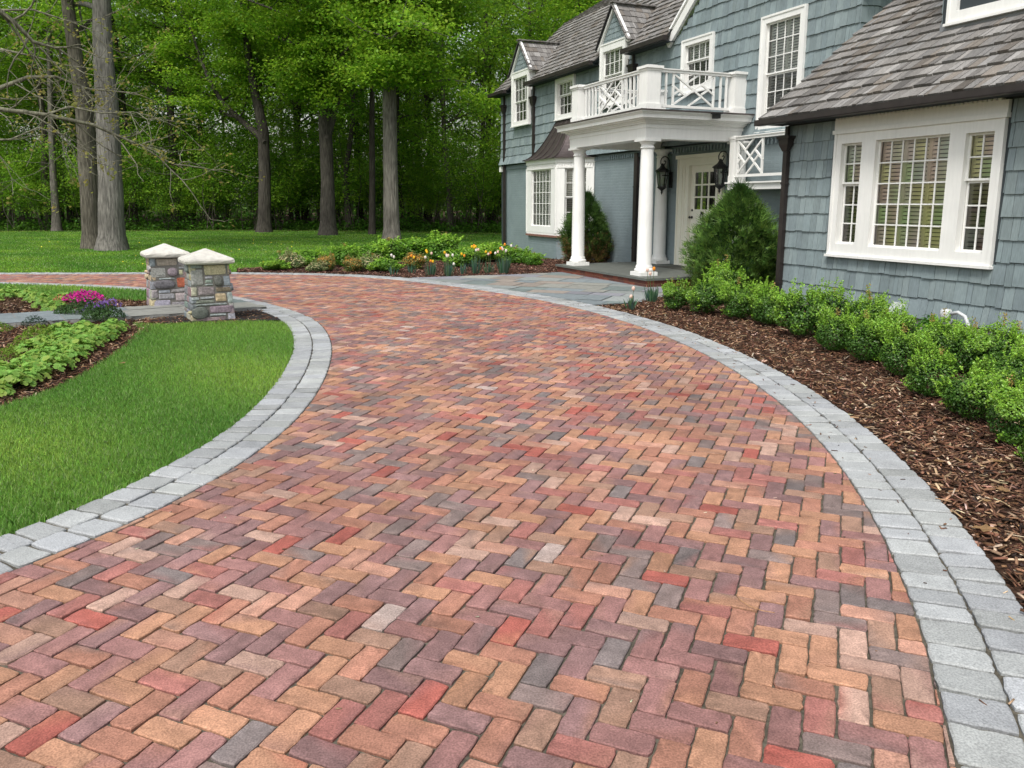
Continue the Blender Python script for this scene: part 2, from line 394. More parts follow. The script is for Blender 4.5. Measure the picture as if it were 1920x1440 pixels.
# --- granite sett border, two rows each side
SECOND[0] = None
V, Fc, C = [], [], []
for L, sg in ((ri, -1), (li, 1)):
    for row in (0, 1):
        a = offset(L, sg * (row * .215 + .004)); b = offset(L, sg * (row * .215 + .21))
        d = np.r_[0, np.cumsum(np.hypot(*np.diff((a + b) / 2, axis=0).T))]
        s = rng.uniform(0, .1)
        while s < d[-1] - .3:
            ln = rng.choice([.145, .17, .18, .19, .21]) * rng.uniform(.95, 1.05)
            e = s + ln; gp_ = .009
            pt = lambda LL, t: np.array([np.interp(t, d, LL[:, 0]), np.interp(t, d, LL[:, 1])])
            P = [pt(a, s + gp_), pt(a, e - gp_), pt(b, e - gp_ + rng.normal(0, .004)), pt(b, s + gp_ + rng.normal(0, .004))]
            if (P[1] - P[0])[0] * (P[2] - P[1])[1] - (P[1] - P[0])[1] * (P[2] - P[1])[0] < 0: P = P[::-1]
            c = sum(P) / 4
            if c[1] > .6 and c[0] > -17 and c[0] > -.68 * c[1] - 2:
                v_ = .34 * rng.uniform(.78, 1.12); col = (v_ * .97, v_ * 1.0, v_ * .99 * rng.uniform(.98, 1.05))
                block(V, Fc, C, P, .005, .007, .0022 if c[1] < 9 else .001, 5 if c[1] < 6 else (3 if c[1] < 10 else 1), col, tilt=.002, var=.035)
            s = e
tag(tri_obj('granite_border', V, Fc, C, M['granite']), kind='structure')

# --- beds, walk and lawns
bed_line = smooth_line(resample(catmull([(-5.3, 11.0), (-4.95, 10.5), (-4.73, 9.96), (-4.45, 9.01), (-4.23, 8.05), (-4.08, 7.2), (-4.12, 6.4), (-4.5, 5.4), (-5.6, 4.4), (-8, 3.4)]), .1), 10)
near_lawn = np.vstack([lo[(lo[:, 1] < 11.05) & (lo[:, 1] > -1)], [(-3.75, 11.05), (-4.35, 10.9), (-4.75, 10.75)], bed_line[2:], [(-8.3, -1)]])
right_bed = np.vstack([ro[(ro[:, 1] < 12.75) & (ro[:, 1] > -.5)], [(1.95, 13.0), (2.56, 13.9), (3.2, 15.4), (3.75, 15.4), (5.5, 14.6), (12, -.5)]])
walk_poly = np.vstack([ro[(ro[:, 1] > 12.75) & (ro[:, 1] < 17.45) & (ro[:, 0] > -2.3)], [(-2.15, 17.62), (.5, 18.6), (1.25, 19.05), (2.9, 15.6), (3.3, 15.5), (2.62, 13.95), (2.0, 13.05)]])
mid_bed = [(-2.18, 17.64), (.5, 18.63), (1.27, 19.08), (3.4, 20.2), (3.5, 23), (1.2, 23.6), (-1.0, 23.4), (-3.2, 22.2), (-5.5, 21.2), (-6.9, 20.2), (-6.6, 19.2), (-5.2, 18.95), (-4.4, 18.78), (-3.4, 18.35)]
lawn2 = np.vstack([lo[(lo[:, 0] < -5.5) & (lo[:, 0] > -20) & (lo[:, 1] > 10)], [(-20, 9.5), (-12, 12.1), (-10.2, 13.2), (-8.6, 13.9), (-7.2, 13.7), (-6.1, 13.35), (-5.6, 13.6)]])
far_lawn = [(-90, 19.2), (-12, 18.95), (-7.2, 19.02), (-6.6, 19.25), (-6.95, 20.25), (-5.5, 21.25), (-3.2, 22.25), (-1, 23.45), (1.2, 23.65), (1.2, 24), (-.4, 30), (8, 52), (-6, 52), (-90, 56)]
path = [(-3.80, 12.30), (-4.3, 11.98), (-4.72, 11.62), (-5.48, 11.2), (-6.2, 10.85), (-6.9, 10.5), (-9, 9.6), (-14, 7.8), (-14, 9.2), (-10, 10.55), (-7.4, 11.5), (-6.3, 12.1), (-5.45, 12.5), (-4.62, 13.32)]
left_bed = [(-3.7, 11.95), (-3.35, 11.3), (-3.7, 11.0), (-4.8, 10.7), (-4.4, 8.9), (-4.05, 7.1), (-4.1, 6.4), (-4.5, 5.3), (-5.6, 4.3), (-8, 3.3), (-16, 3), (-20, 9.4), (-12, 12.2), (-10.2, 13.3), (-8.6, 14.0), (-7.2, 13.8), (-6.1, 13.45), (-5.6, 13.7), (-4.6, 13.4)]
sheet('lawn', near_lawn, -.010, M['turf'])
sheet('lawn', lawn2, -.008, M['turf'])
sheet('lawn', far_lawn, -.022, M['turf'])
sheet('planting_bed', right_bed, -.016, M['mulch']); sheet('planting_bed', mid_bed, -.018, M['mulch']); sheet('planting_bed', left_bed, -.026, M['mulch'])

def flags(name, poly, ang, z, sizes, palette, edge=None):
    """flagstones laid in courses, clipped to the outline by centre test and half planes"""
    V, Fc, C = [], [], []
    poly = np.asarray(poly); c0 = poly.mean(0); ca, sa = math.cos(ang), math.sin(ang)
    loc = (poly - c0) @ np.array([[ca, -sa], [sa, ca]])
    a, b = loc.min(0), loc.max(0); y = a[1]
    cp = [tuple(p) for p in poly]
    ar = sum(cp[i - 1][0] * cp[i][1] - cp[i][0] * cp[i - 1][1] for i in range(len(cp)))
    while y < b[1]:
        h = rng.choice(sizes); x = a[0] - rng.uniform(0, .5)
        while x < b[0]:
            wd = rng.choice(sizes) * rng.choice([1, 1.3])
            nsx, nsy = max(1, int(wd / .1)), max(1, int(h / .1))
            v_ = palette[rng.integers(len(palette))]; col = np.array(srgb(*v_, .62)) * rng.uniform(.85, 1.12); g = .008
            # fine cells so the clipped rim follows the outline
            us = np.linspace(x + g, x + wd - g, nsx * 2 + 1); vs = np.linspace(y + g, y + h - g, nsy * 2 + 1)
            ctr = np.array([((us[i] + us[i + 1]) / 2, (vs[j] + vs[j + 1]) / 2) for i in range(len(us) - 1) for j in range(len(vs) - 1)])
            wc = ctr @ np.array([[ca, sa], [-sa, ca]]) + c0
            ins = inside(wc, poly)
            zz = z + rng.normal(0, .0015); k = 0
            for i in range(len(us) - 1):
                for j in range(len(vs) - 1):
                    if ins[k]:
                        q = np.array([(us[i], vs[j]), (us[i + 1], vs[j]), (us[i + 1], vs[j + 1]), (us[i], vs[j + 1])]) @ np.array([[ca, sa], [-sa, ca]]) + c0
                        n0 = len(V); V += [(p[0], p[1], zz) for p in q]; C += [tuple(col)] * 4; Fc.append((n0, n0 + 1, n0 + 2, n0 + 3))
                    k += 1
            x += wd
        y += h
    return tag(tri_obj(name, V, Fc, C, M['bluestone']), kind='structure')
BS = [(168, 174, 172), (150, 160, 164), (176, 176, 168), (140, 152, 150), (172, 160, 150), (158, 158, 166)]
sheet('walk_bed', walk_poly, -.006, mk('pale_joint', (.3, .29, .27), rough=1, n1=(30, .2)))
flags('front_walk', walk_poly, R(-22.7), .002, [.45, .6, .75], BS)
sheet('path_slab_bed', path, .034, mk('pale_joint_path', (.25, .25, .24), rough=1, n1=(30, .2)), depth=.07)
flags('garden_path', path, R(35), .040, [.5, .65, .8], BS[:4])
M['soil2'] = M['soil']
sheet('gravel_patch', [(-3.72, 12.18), (-3.2, 11.15), (-3.72, 11.02), (-4.7, 10.85), (-5.1, 11.05), (-4.75, 11.55), (-4.3, 11.92)], .0, M['soil'])

# ------------------------------------------------------------------ house
HROT = R(22.7)
house = empty('house', (0, 0, 0), HROT)
tag(house, 'two-storey blue-grey shingled house with white portico, cedar shake roofs and dormers', 'house')
def hw(q, s, z=0): # house local -> world
    c, s_ = math.cos(HROT), math.sin(HROT); return Vector((q * c - s * s_, q * s_ + s * c, z))
# facade frames: u runs to the right as seen from the drive (-s), v up, w outward (-q)
def fac(q, s, z): return Fr((q, s, z), (0, -1, 0), (0, 0, 1), (-1, 0, 0))
QW, QM = 8.92, 11.0

def rsub(rects, h):
    out = []
    for a, b, c, d in rects:
        x0, x1, y0, y1 = h
        if x1 <= a or x0 >= b or y1 <= c or y0 >= d: out.append((a, b, c, d)); continue
        if x0 > a: out.append((a, x0, c, d))
        if x1 < b: out.append((x1, b, c, d))
        m0, m1 = max(a, x0), min(b, x1)
        if y0 > c: out.append((m0, m1, c, y0))
        if y1 < d: out.append((m0, m1, y1, d))
    return out
SID = [(.212, .262, .272), (.200, .250, .262), (.224, .274, .282), (.192, .238, .252)]
def shingles(mb, fr, U1, V1, expo, thick, wr, holes=(), top=None, cols=SID, jit=.009, v00=0.0, cvar=.07, flare=None):
    v = v00; k = 0
    while v < V1 - .01:
        u = -rnd.uniform(0, wr[1])
        while u < U1:
            wd = rnd.uniform(*wr); a, b = max(u, 0), min(u + wd - .006, U1); u += wd
            if b - a < .012: continue
            j = rnd.uniform(-jit, jit); t = min(V1, v + expo); vb = v + j if v > v00 + .01 else v
            rects = [(a, b, vb, t)]
            for h in holes: rects = rsub(rects, h)
            c = cols[rnd.randrange(len(cols))]; kk = 1 + rnd.gauss(0, cvar); c = tuple(x * kk for x in c)
            th = thick * rnd.uniform(.85, 1.2)
            for (p, q, r, s) in rects:
                if top:
                    s = min(s, top(p), top(q))
                if s - r < .01 or q - p < .008: continue
                w0 = th * (1 - (r - v) / expo * .85) + .003; w1 = th * (1 - (s - v) / expo * .85) + .003
                if flare: w0 += flare(r); w1 += flare(s)
                P = [fr(p, r, 0), fr(q, r, 0), fr(p, r, w0), fr(q, r, w0), fr(p, s, 0), fr(q, s, 0), fr(p, s, w1), fr(q, s, w1)]
                mb.add(P, [(0, 2, 3, 1), (2, 6, 7, 3), (0, 4, 6, 2), (1, 3, 7, 5), (4, 5, 7, 6)], c)
        v += expo; k += 1
def wall(name, fr, U1, V1, mat, holes=(), th=.18, parent=house, tops=None, V0=0.0):
    mb = MB(); rects = [(0, U1, V0, V1)]
    for h in holes: rects = rsub(rects, h)
    for a, b, c, d in rects: mb.box(fr, a, b, c, d, -th, 0)
    return mb.obj(name, mat, parent)

BL = [(.88, .86, .76), (.85, .83, .74), (.88, .86, .78)]
def window(fr, W, H, cas=.10, mull=(), lites=None, rail=None, sill=True, refl_tint=False, head=.0, name='window', blind=True, screen=True):
    """fr origin = lower-left outer corner. lites = list of (u0,u1,[(v0,v1,cols,rows,recess)])"""
    root = MB()
    rects = [(0, W, 0, H)]
    for (u0, u1, sashes) in lites:
        rects = rsub(rects, (u0, u1, sashes[0][0], sashes[-1][1]))
    for a, b, c, d in rects: root.box(fr, a, b, c, d, -.05, .045)
    # outer lip
    root.box(fr, -.014, .028, -.01, H + .01, .0, .058); root.box(fr, W - .028, W + .014, -.01, H + .01, .0, .058)
    root.box(fr, .028, W - .028, H - .026, H + .013, .0, .06)
    if sill: root.box(fr, -.03, W + .03, -.035, .0, -.02, .085)
    o = root.obj(name, M['white'], house)
    sm, mu, gl, bl, rm = MB(), MB(), MB(), MB(), MB()
    for (u0, u1, sashes) in lites:
        for n, (v0, v1, c, r, rec) in enumerate(sashes):
            w1 = -rec; f = .028
            sm.box(fr, u0, u0 + f, v0, v1, w1 - .03, w1); sm.box(fr, u1 - f, u1, v0, v1, w1 - .03, w1)
            sm.box(fr, u0 + f, u1 - f, v0, v0 + f, w1 - .03, w1); sm.box(fr, u0 + f, u1 - f, v1 - f, v1, w1 - .03, w1)
            a, b, cc, d = u0 + f, u1 - f, v0 + f, v1 - f
            for i in range(1, c): x = a + (b - a) * i / c; mu.box(fr, x - .009, x + .009, cc, d, w1 - .026, w1 - .004)
            for j in range(1, r): y = cc + (d - cc) * j / r; mu.box(fr, a, b, y - .009, y + .009, w1 - .025, w1 - .005)
            for i in range(c):
                for j in range(r):
                    x0, x1 = a + (b - a) * i / c, a + (b - a) * (i + 1) / c; y0, y1 = cc + (d - cc) * j / r, cc + (d - cc) * (j + 1) / r
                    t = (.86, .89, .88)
                    if refl_tint: t = rnd.choice([(.88, .94, .76), (.8, .93, .68), (.95, .84, .8), (.92, .93, .82), (.85, .92, .86), (.93, .86, .84), (.95, .95, .68)])  # reflected green and pink patches painted into each pane's colour
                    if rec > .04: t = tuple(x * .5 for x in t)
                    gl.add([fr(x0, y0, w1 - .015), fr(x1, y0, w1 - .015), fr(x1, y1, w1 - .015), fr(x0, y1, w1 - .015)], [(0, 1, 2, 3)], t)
        v0, v1 = sashes[0][0], sashes[-1][1]
        if blind:
            # louvred shutter panels: stiles with slats between
            npan = max(1, round((u1 - u0) / .38)); pw = (u1 - u0) / npan
            for i in range(npan):
                c0 = rnd.choice(BL)
                p0, p1 = u0 + pw * i, u0 + pw * (i + 1)
                for x in (p0, p1 - .028): bl.box(fr, x, x + .028, v0, v1, -.135, -.100, c0)
                y = v0 + .02
                while y < v1 - .02:
                    P = [fr(p0 + .028, y, -.098), fr(p1 - .028, y, -.098), fr(p1 - .028, y + .040, -.116), fr(p0 + .028, y + .040, -.116)]
                    bl.add(P, [(0, 1, 2, 3)], c0); y += .052
        # room recess behind the opening
        for (x0, x1, y0, y1, z0, z1) in ((u0, u1, v0, v1, -.40, -.39), (u0 - .02, u0, v0, v1, -.4, -.05), (u1, u1 + .02, v0, v1, -.4, -.05), (u0, u1, v1, v1 + .02, -.4, -.05), (u0, u1, v0 - .02, v0, -.4, -.05)):
            rm.box(fr, x0, x1, y0, y1, z0, z1)
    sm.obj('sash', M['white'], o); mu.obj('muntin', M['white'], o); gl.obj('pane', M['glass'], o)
    if blind: bl.obj('shutter', M['blind'], o)
    rm.obj('reveal', M['reveal'], o)
    return o

# ---------- wing (right) : s from 10.2 down to 0
WF = fac(QW, 10.2, .0)
wh = (10.2 - 9.15 + .04, 10.2 - 6.58 - .04, .90, 2.62)
wall('wing_wall', fac(QW, 10.2, .0), 10.0, 2.86, M['backing'], holes=[wh])
mb = MB(); mb.box(fac(QW, 10.2, -.2), .02, 10, 0, .38, -.1, .004); mb.obj('foundation', mk('concrete_foundation', (.42, .38, .36), rough=.9, n1=(20, .12)), house)
mb = MB()
shingles(mb, fac(QW, 10.2, .14), 10.0, 2.64, .264, .023, (.07, .19), holes=[(10.2 - 9.22, 10.2 - 6.52, .90 - .14, 3)], flare=lambda v: max(0, .30 - v) * .12)
mb.obj('wing_siding', M['siding'], house)
# corner return wall facing away (s+)
mb = MB(); mb.box(ID, QW + .18, QM + .3, 10.02, 10.2, 0, 2.9); mb.obj('wing_side_wall', M['backing'], house)
wf = fac(QW, 9.15, .88)
def Ux(s): return 9.15 - s
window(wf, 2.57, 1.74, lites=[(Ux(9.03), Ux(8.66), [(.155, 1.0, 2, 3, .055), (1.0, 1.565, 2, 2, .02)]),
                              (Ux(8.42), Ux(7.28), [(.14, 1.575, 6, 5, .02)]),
                              (Ux(7.06), Ux(6.69), [(.145, 1.0, 2, 3, .055), (1.0, 1.56, 2, 2, .02)])], refl_tint=True)
mb = MB(); mb.box(wf, -.03, 2.60, 1.755, 1.90, 0, .05)   # frieze
mb.box(wf, -.04, 2.61, 1.70, 1.755, 0, .075)
x = .0
while x < 2.52: mb.box(wf, x, x + .042, 1.90, 1.955, 0, .075); x += .062
mb.box(wf, -.04, 2.61, 1.955, 1.985, 0, .095); mb.obj('window_frieze', M['white'], house)

# roofs: generic plane frames with u along -s, v up the slope
SHK = [(.178, .168, .158), (.205, .195, .184), (.145, .137, .130), (.245, .236, .226), (.160, .142, .124), (.190, .184, .178)]
def roof_fr(q, s, z, slope):
    n = math.hypot(1, slope); return Fr((q, s, z), (0, -1, 0), (1 / n, 0, slope / n), (-slope / n, 0, 1 / n))
def roof(name, fr, U1, V1, expo=.24, keep=None, holes=(), th=.13, thick=.034):
    deck = MB(); nu = max(1, int(U1 / .12)); nv = max(1, int(V1 / .12))
    if holes or keep:
        for i in range(nu):
            for j in range(nv):
                a, b = U1 * i / nu, U1 * (i + 1) / nu; c, d = V1 * j / nv, V1 * (j + 1) / nv
                if keep is None or keep((a + b) / 2, (c + d) / 2): deck.box(fr, a, b, c, d, -.03, .0)
    else: deck.box(fr, 0, U1, 0, V1, -th, 0)
    o = deck.obj(name, M['dark'], house)
    mb = MB(); v = -.03; k = 0
    while v < V1 - .02:
        u = -rnd.uniform(0, .2)
        while u < U1:
            wd = rnd.choice((.07, .09, .11, .14, .18)) * rnd.uniform(.85, 1.15); a, b = max(u, -.01), min(u + wd - .009, U1 + .01); u += wd
            if b - a < .015: continue
            j = rnd.uniform(-.012, .012) if v > 0 else 0; t = min(V1, v + expo)
            if keep and not keep((a + b) / 2, (v + t) / 2): continue
            c = SHK[rnd.randrange(len(SHK))]; kk = 1 + rnd.gauss(0, .13); c = tuple(x * kk for x in c); h = thick * rnd.uniform(.8, 1.35)
            w1 = .006; r = v + j
            P = [fr(a, r, 0), fr(b, r, 0), fr(a, r, h), fr(b, r, h), fr(a, t, 0), fr(b, t, 0), fr(a, t, w1), fr(b, t, w1)]
            mb.add(P, [(0, 2, 3, 1), (2, 6, 7, 3), (0, 4, 6, 2), (1, 3, 7, 5), (4, 5, 7, 6)], c)
        v += expo
    mb.obj('shakes', M['shake'], o)
    return o
WSL = .765
wr_ = roof_fr(8.56, 10.42, 2.90, WSL)
nW = math.hypot(1, WSL)
# dormer on the wing roof: s 8.35..6.9, front q 9.9
def wkeep(u, v):
    s = 10.42 - u; q = 8.56 + v / nW
    if 6.72 < s < 8.42 and q > 9.93: return False
    if s > 10.93 and q > QM: return False
    return True
roof('wing_roof', wr_, 10.3, 5.6, expo=.25, keep=wkeep)
mb = MB(); mb.box(ID, 8.60, QW + .02, .2, 10.36, 2.80, 2.83); mb.obj('soffit', M['backing'], house)
mb = MB(); g = fac(8.60, 10.48, 2.795); mb.box(g, 0, 10.3, 0, .015, 0, .11); mb.box(g, 0, 10.3, .0, .088, .098, .11); mb.box(g, 0, 10.3, .0, .1, -.012, 0); mb.box(g, -.006, 0, 0, .09, 0, .11)
mb.obj('gutter', M['bronze'], house)
# wing dormer
df = fac(9.9, 8.42, 3.90)
mb = MB(); mb.box(df, 0, 1.70, -.25, 1.9, -1.6, -.01); mb.obj('dormer_body', M['backing'], house)
mb = MB(); mb.box(df, .0, 1.70, -.03, .11, -.01, .03); mb.obj('flashing', M['flash'], house)
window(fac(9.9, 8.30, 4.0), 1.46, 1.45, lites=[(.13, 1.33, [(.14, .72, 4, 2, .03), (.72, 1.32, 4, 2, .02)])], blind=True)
mb = MB(); shingles(mb, Fr((9.9, 8.42, 3.9), (1, 0, 0), (0, 0, 1), (0, 1, 0)), 1.6, 1.9, .264, .015, (.09, .2)); mb.obj('dormer_siding', M['siding'], house)
mb = MB(); mb.box(fac(9.78, 8.6, 5.8), 0, 2.1, 0, .1, -2.2, 0); mb.obj('dormer_roof', M['shake'], house)
# leader head + downspout builder (house parts)
def downspout(q, s, z0, z1, wd=.085, head=None, elbow=.25):
    mb = MB(); f = fac(q, s + wd / 2, 0)
    mb.box(f, 0, wd, z0, z1 if head is None else head[0], .0, .07)
    zz = z0 + .35
    while zz < (z1 if head is None else head[0]): mb.box(f, -.012, wd + .012, zz, zz + .035, 0, .078); zz += 1.55
    if head:
        h0, h1 = head; c = f(wd / 2, 0, .055)
        def ringb(z, r): return [(c.x - r * .6, c.y - r, z), (c.x + r * .55, c.y - r, z), (c.x + r * .55, c.y + r, z), (c.x - r * .6, c.y + r, z)]
        L = [ringb(h0, wd * .55), ringb(h0 + (h1 - h0) * .45, wd * 1.15), ringb(h0 + (h1 - h0) * .8, wd * 1.25), ringb(h0 + (h1 - h0) * .82, wd * 1.55), ringb(h1, wd * 1.6)]
        for a, b in zip(L[:-1], L[1:]):
            mb.add(a + b, [(0, 1, 5, 4), (1, 2, 6, 5), (2, 3, 7, 6), (3, 0, 4, 7)])
        mb.add(L[-1], [(0, 1, 2, 3)]); mb.add(L[0], [(3, 2, 1, 0)])
        mb.box(f, .012, wd - .012, h1, z1, .02, .065)
    return mb.obj('downspout', M['bronze'], house)
downspout(QW - .03, 10.13, .0, 2.78, .085, head=(2.40, 2.63))

# ---------- main gable + left section, facade q = 11
def SG(s): return 27.2 - s
w3 = (14.95, 16.10, 4.06, 5.20); w2 = (21.45, 22.68, 4.08, 5.24); wT = (12.20, 13.40, 3.0, 5.17)
d1 = (24.50, 25.90, 4.15, 5.86); d2 = (18.48, 19.78, 4.15, 5.72)
# backing walls: left lower/upper
door = (14.62, 15.66, .17, 2.45)
lw = (11.2, 13.0, .28, .86)
hl = lambda r, f0=27.2, z0=0: (f0 - r[1] + .04, f0 - r[0] - .04, r[2] - z0 + .04, r[3] - z0 - .04)
wall('lower_wall', fac(QM, 27.2, 0), 27.2 - 10.22, 2.90, M['pbrick'], holes=[(SG(door[1]), SG(door[0]), -1, door[3]), (SG(23.0), SG(21.3), .8, 2.6)])
UP = fac(QM - .03, 27.2, 2.9)
ups = wall('upper_wall', UP, 27.2 - 10.93, 2.47, M['backing'], holes=[(SG(w[1]) + .04, SG(w[0]) - .04, w[2] - 2.9 + .04, w[3] - 2.9 - .03) for w in (w3, w2, wT, d1, d2)])
mb = MB()
def gable_top(u):
    s = 27.2 - u
    if s > 16.48: return 5.36 - 2.9
    return 5.25 - 2.9 + .84 * min(16.48 - s, s - 10.93 + .0) if s > 13.7 else 5.25 - 2.9 + .84 * (s - 10.93)
shingles(mb, fac(QM - .03, 27.2, 2.93), 27.2 - 10.93, 4.9, .282, .026, (.08, .20), top=lambda u: gable_top(u) - .03,
         holes=[(SG(w[1]) + .05, SG(w[0]) - .05, w[2] - 2.93 + .05, 9 if w in (d1, d2) else w[3] - 2.93 - .05) for w in (w3, w2, wT, d1, d2)], flare=lambda v: max(0, .34 - v) * .28)
mb.obj('upper_siding', M['siding'], house)
# gable triangle backing (stepped boxes under the rake)
mb = MB(); n = 40
for i in range(n):
    s0 = 16.48 - (16.48 - 10.93) * i / n; s1 = 16.48 - (16.48 - 10.93) * (i + 1) / n; t = min(gable_top(27.2 - s0), gable_top(27.2 - s1)) + 2.9
    mb.box(ID, QM - .03, QM + .15, s1, s0, 5.37, max(t, 5.38))
mb.obj('gable_wall', M['backing'], house)
# right end wall of the gable section (seen above the wing roof)
ef = Fr((QM - .03, 10.93, 2.9), (1, 0, 0), (0, 0, 1), (0, -1, 0))
mb = MB(); mb.box(ef, .1, 5.5, 0, 4.6, -.15, -.001); mb.obj('end_wall', M['backing'], house)
mb = MB(); shingles(mb, Fr((QM - .045, 10.93, 2.93), (1, 0, 0), (0, 0, 1), (0, -1, 0)), 5.4, 2.5, .282, .019, (.10, .24)); mb.obj('end_siding', M['siding'], house)
# under-shingle trim with painted dentils
mb = MB(); f = fac(QM, 27.2, 2.86)
x = .05
while x < 16.6:
    if not (27.2 - 24.0 < x < 27.2 - 20.3): mb.box(f, x, x + .06, -.10, .0, -.01, .04)
    x += .115
mb.obj('brick_corbel', M['pbrick'], house)
mb = MB(); mb.box(f, -.02, .16, -.16, .02, 0, .11); mb.obj('corner_bracket', M['white'], house)
# rake of the gable, seen on the left side
mb = MB()
a = Vector((QM - .10, 16.66, 5.22)); b = Vector((QM - .10, 13.7, 5.22 + .84 * 2.96)); c_ = Vector((QM - .10, 10.6, 5.0 + .0))
mb.bar(a, b, .17, .07, (1, 0, 0)); mb.bar(b, (QM - .10, 10.74, 5.22), .17, .07, (1, 0, 0)); mb.obj('rake_board', M['white'], house)
# gable roof slabs
for sg, nm in ((1, 'left'), (-1, 'right')):
    n = math.hypot(1, .84)
    fr = Fr((QM - .16, 13.7 + sg * 3.08, 5.30 - .0), (1, 0, 0), (0, -sg / n, .84 / n), (0, sg * .84 / n, 1 / n))
    dk = MB(); dk.box(fr, 0, 5, 0, 3.08 * n, 0, .05); o = dk.obj('gable_roof', M['shake'], house)

# left section roof
LS = .915; nL = math.hypot(1, LS)
QE, ZE = 10.70, 5.36
lr = roof_fr(QE, 27.45, ZE, LS)
def lkeep(u, v):
    s = 27.45 - u; q = QE + v / nL; z = ZE + LS * (q - QE)
    for (a, b, _, zt) in (d1, d2):
        c, h = (a + b) / 2, (b - a) / 2 + .0
        pk = zt + .92
        if abs(s - c) < h + .14 and z < pk - (pk - zt + .05) / (h) * abs(s - c) - .0: return False
    if s < 16.62 and q > QM - .35: # meets the gable roof
        return z > 5.30 + .84 * (16.78 - s) + .04 or s > 16.5
    return True
roof('main_roof', lr, 10.95, 3.9, expo=.235, keep=lkeep)
lr2 = roof_fr(QE + 3.85 / nL, 27.45, ZE + 3.85 / nL * LS, .60)
roof('upper_roof', lr2, 11.5, 2.6, expo=.235)
mb = MB(); # end gable wall (left) + rake
e2 = [(QM - .03, 27.2, 0), (15.2, 27.2, 0), (15.2, 27.2, 8.8), (QM + 1.7, 27.2, 7.1), (QM - .03, 27.2, 5.4)]
e3 = [(x, y - .2, z) for x, y, z in e2]; mb.add(e2 + e3, [(0, 1, 2, 3, 4), (9, 8, 7, 6, 5)] + [(i, i + 5, (i + 1) % 5 + 5, (i + 1) % 5) for i in range(5)]); mb.obj('left_end_wall', M['backing'], house)
# end shingles: small flare visible on the left edge
mb = MB(); shingles(mb, Fr((QM - .03, 27.2, 2.93), (1, 0, 0), (0, 0, 1), (0, 1, 0)), 3.4, 2.4, .282, .019, (.1, .24), flare=lambda v: max(0, .5 - v) * .3); mb.obj('left_end_siding', M['siding'], house)
# gutters for the left section, broken at the dormers
def gutter(s1, s0, q=QE - .02, z=5.26):
    mb = MB(); g = fac(q, s1, z); L = s1 - s0
    mb.box(g, 0, L, 0, .012, 0, .12); mb.box(g, 0, L, .0, .11, .108, .12); mb.box(g, 0, L, 0, .12, -.01, 0); mb.box(g, -.006, 0, 0, .11, 0, .12); mb.box(g, L, L + .006, 0, .11, 0, .12)
    mb.obj('gutter', M['bronze'], house)
gutter(27.5, 26.06); gutter(24.30, 19.94); gutter(18.28, 16.35)
for a_, b_ in ((16.45, 18.3), (19.94, 24.34), (26.06, 27.4)): mb = MB(); mb.box(ID, QE, QM, a_, b_, 5.255, 5.27); mb.obj('soffit', M['backing'], house)
downspout(QM - .05, 26.80, 0, 5.26, .10, head=(4.66, 4.95)); downspout(QM - .05, 24.30, 3.1, 5.26, .10, head=(4.66, 4.95)); downspout(QM - .06, 18.20, 3.4, 5.26, .10, head=(4.75, 5.02))
downspout(QM - .02, 17.98, .1, 2.86, .15)

# second-storey windows
def dh(w, cols, rt, rb, frac=.5, cas=.12, sill=True):
    s0, s1, z0, z1 = w; W, H = s1 - s0, z1 - z0; m = cas + (H - 2 * cas) * (1 - frac)
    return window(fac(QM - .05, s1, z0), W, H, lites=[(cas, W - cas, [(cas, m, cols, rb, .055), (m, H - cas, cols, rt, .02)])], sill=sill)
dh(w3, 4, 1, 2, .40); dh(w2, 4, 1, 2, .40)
dh(wT, 4, 3, 3, .5, cas=.13)
# wall dormers
for w in (d1, d2):
    s0, s1, z0, z1 = w; W = s1 - s0
    window(fac(QM - .13, s1, z0), W, z1 - z0, lites=[(.14, W - .14, [(.13, .76, 4, 2, .055), (.76, z1 - z0 - .19, 4, 2, .02)])], sill=True)
    c = (s0 + s1) / 2; h = W / 2 + .12; pk = z1 + .90; zb = z1 - .04
    mb = MB(); mb.add([(QM - .115, c + h - .1, zb), (QM - .115, c - h + .1, zb), (QM - .115, c, pk - .1)], [(0, 1, 2)]); mb.obj('dormer_gable', M['backing'], house)
    mb = MB(); shingles(mb, fac(QM - .117, c + h, zb + .0), 2 * h, 1.0, .13, .012, (.04, .05), cvar=.02, top=lambda u: (pk - .08 - zb) * (1 - abs(u - h) / h)); mb.obj('dormer_siding', M['siding'], house)
    mb = MB(); mb.bar((QM - .155, c + h + .03, zb - .06), (QM - .155, c - .02, pk + .0), .11, .07, (1, 0, 0)); mb.bar((QM - .155, c - h - .03, zb - .06), (QM - .155, c + .02, pk + .0), .11, .07, (1, 0, 0)); mb.obj('dormer_rake', M['white'], house)
    # cheeks
    for sg in (1, -1): mb = MB(); mb.box(ID, QM - .1, QM + .75, c + sg * (h - .14) - .03, c + sg * (h - .14) + .03, 5.2, zb + .05); mb.obj('dormer_cheek', M['white'], house)
    for sg in (1, -1):
        rise = pk - zb + .04; n = math.hypot(h + .06, rise); L = 1.75
        fr = Fr((QM - .24, c + sg * (h + .06), zb - .03), (1, 0, 0), (0, -sg * (h + .06) / n, rise / n), (0, sg * rise / n, (h + .06) / n))
        def dk(u, v, fr=fr):
            p = fr(u, v, 0); return p.z > ZE + LS * (p.x - QE) - .12
        roof('dormer_roof', fr, L, n, expo=.22, keep=dk, thick=.02)
    mb = MB(); k = 0; x = QM - .26
    while x < QM + 1.35:
        mb.bar((x, c, pk + .065), (x + .2, c, pk + .05), .2, .03, (0, 0, 1), SHK[k % 6]); x += .17; k += 1
    mb.obj('dormer_ridge', M['shake'], house)

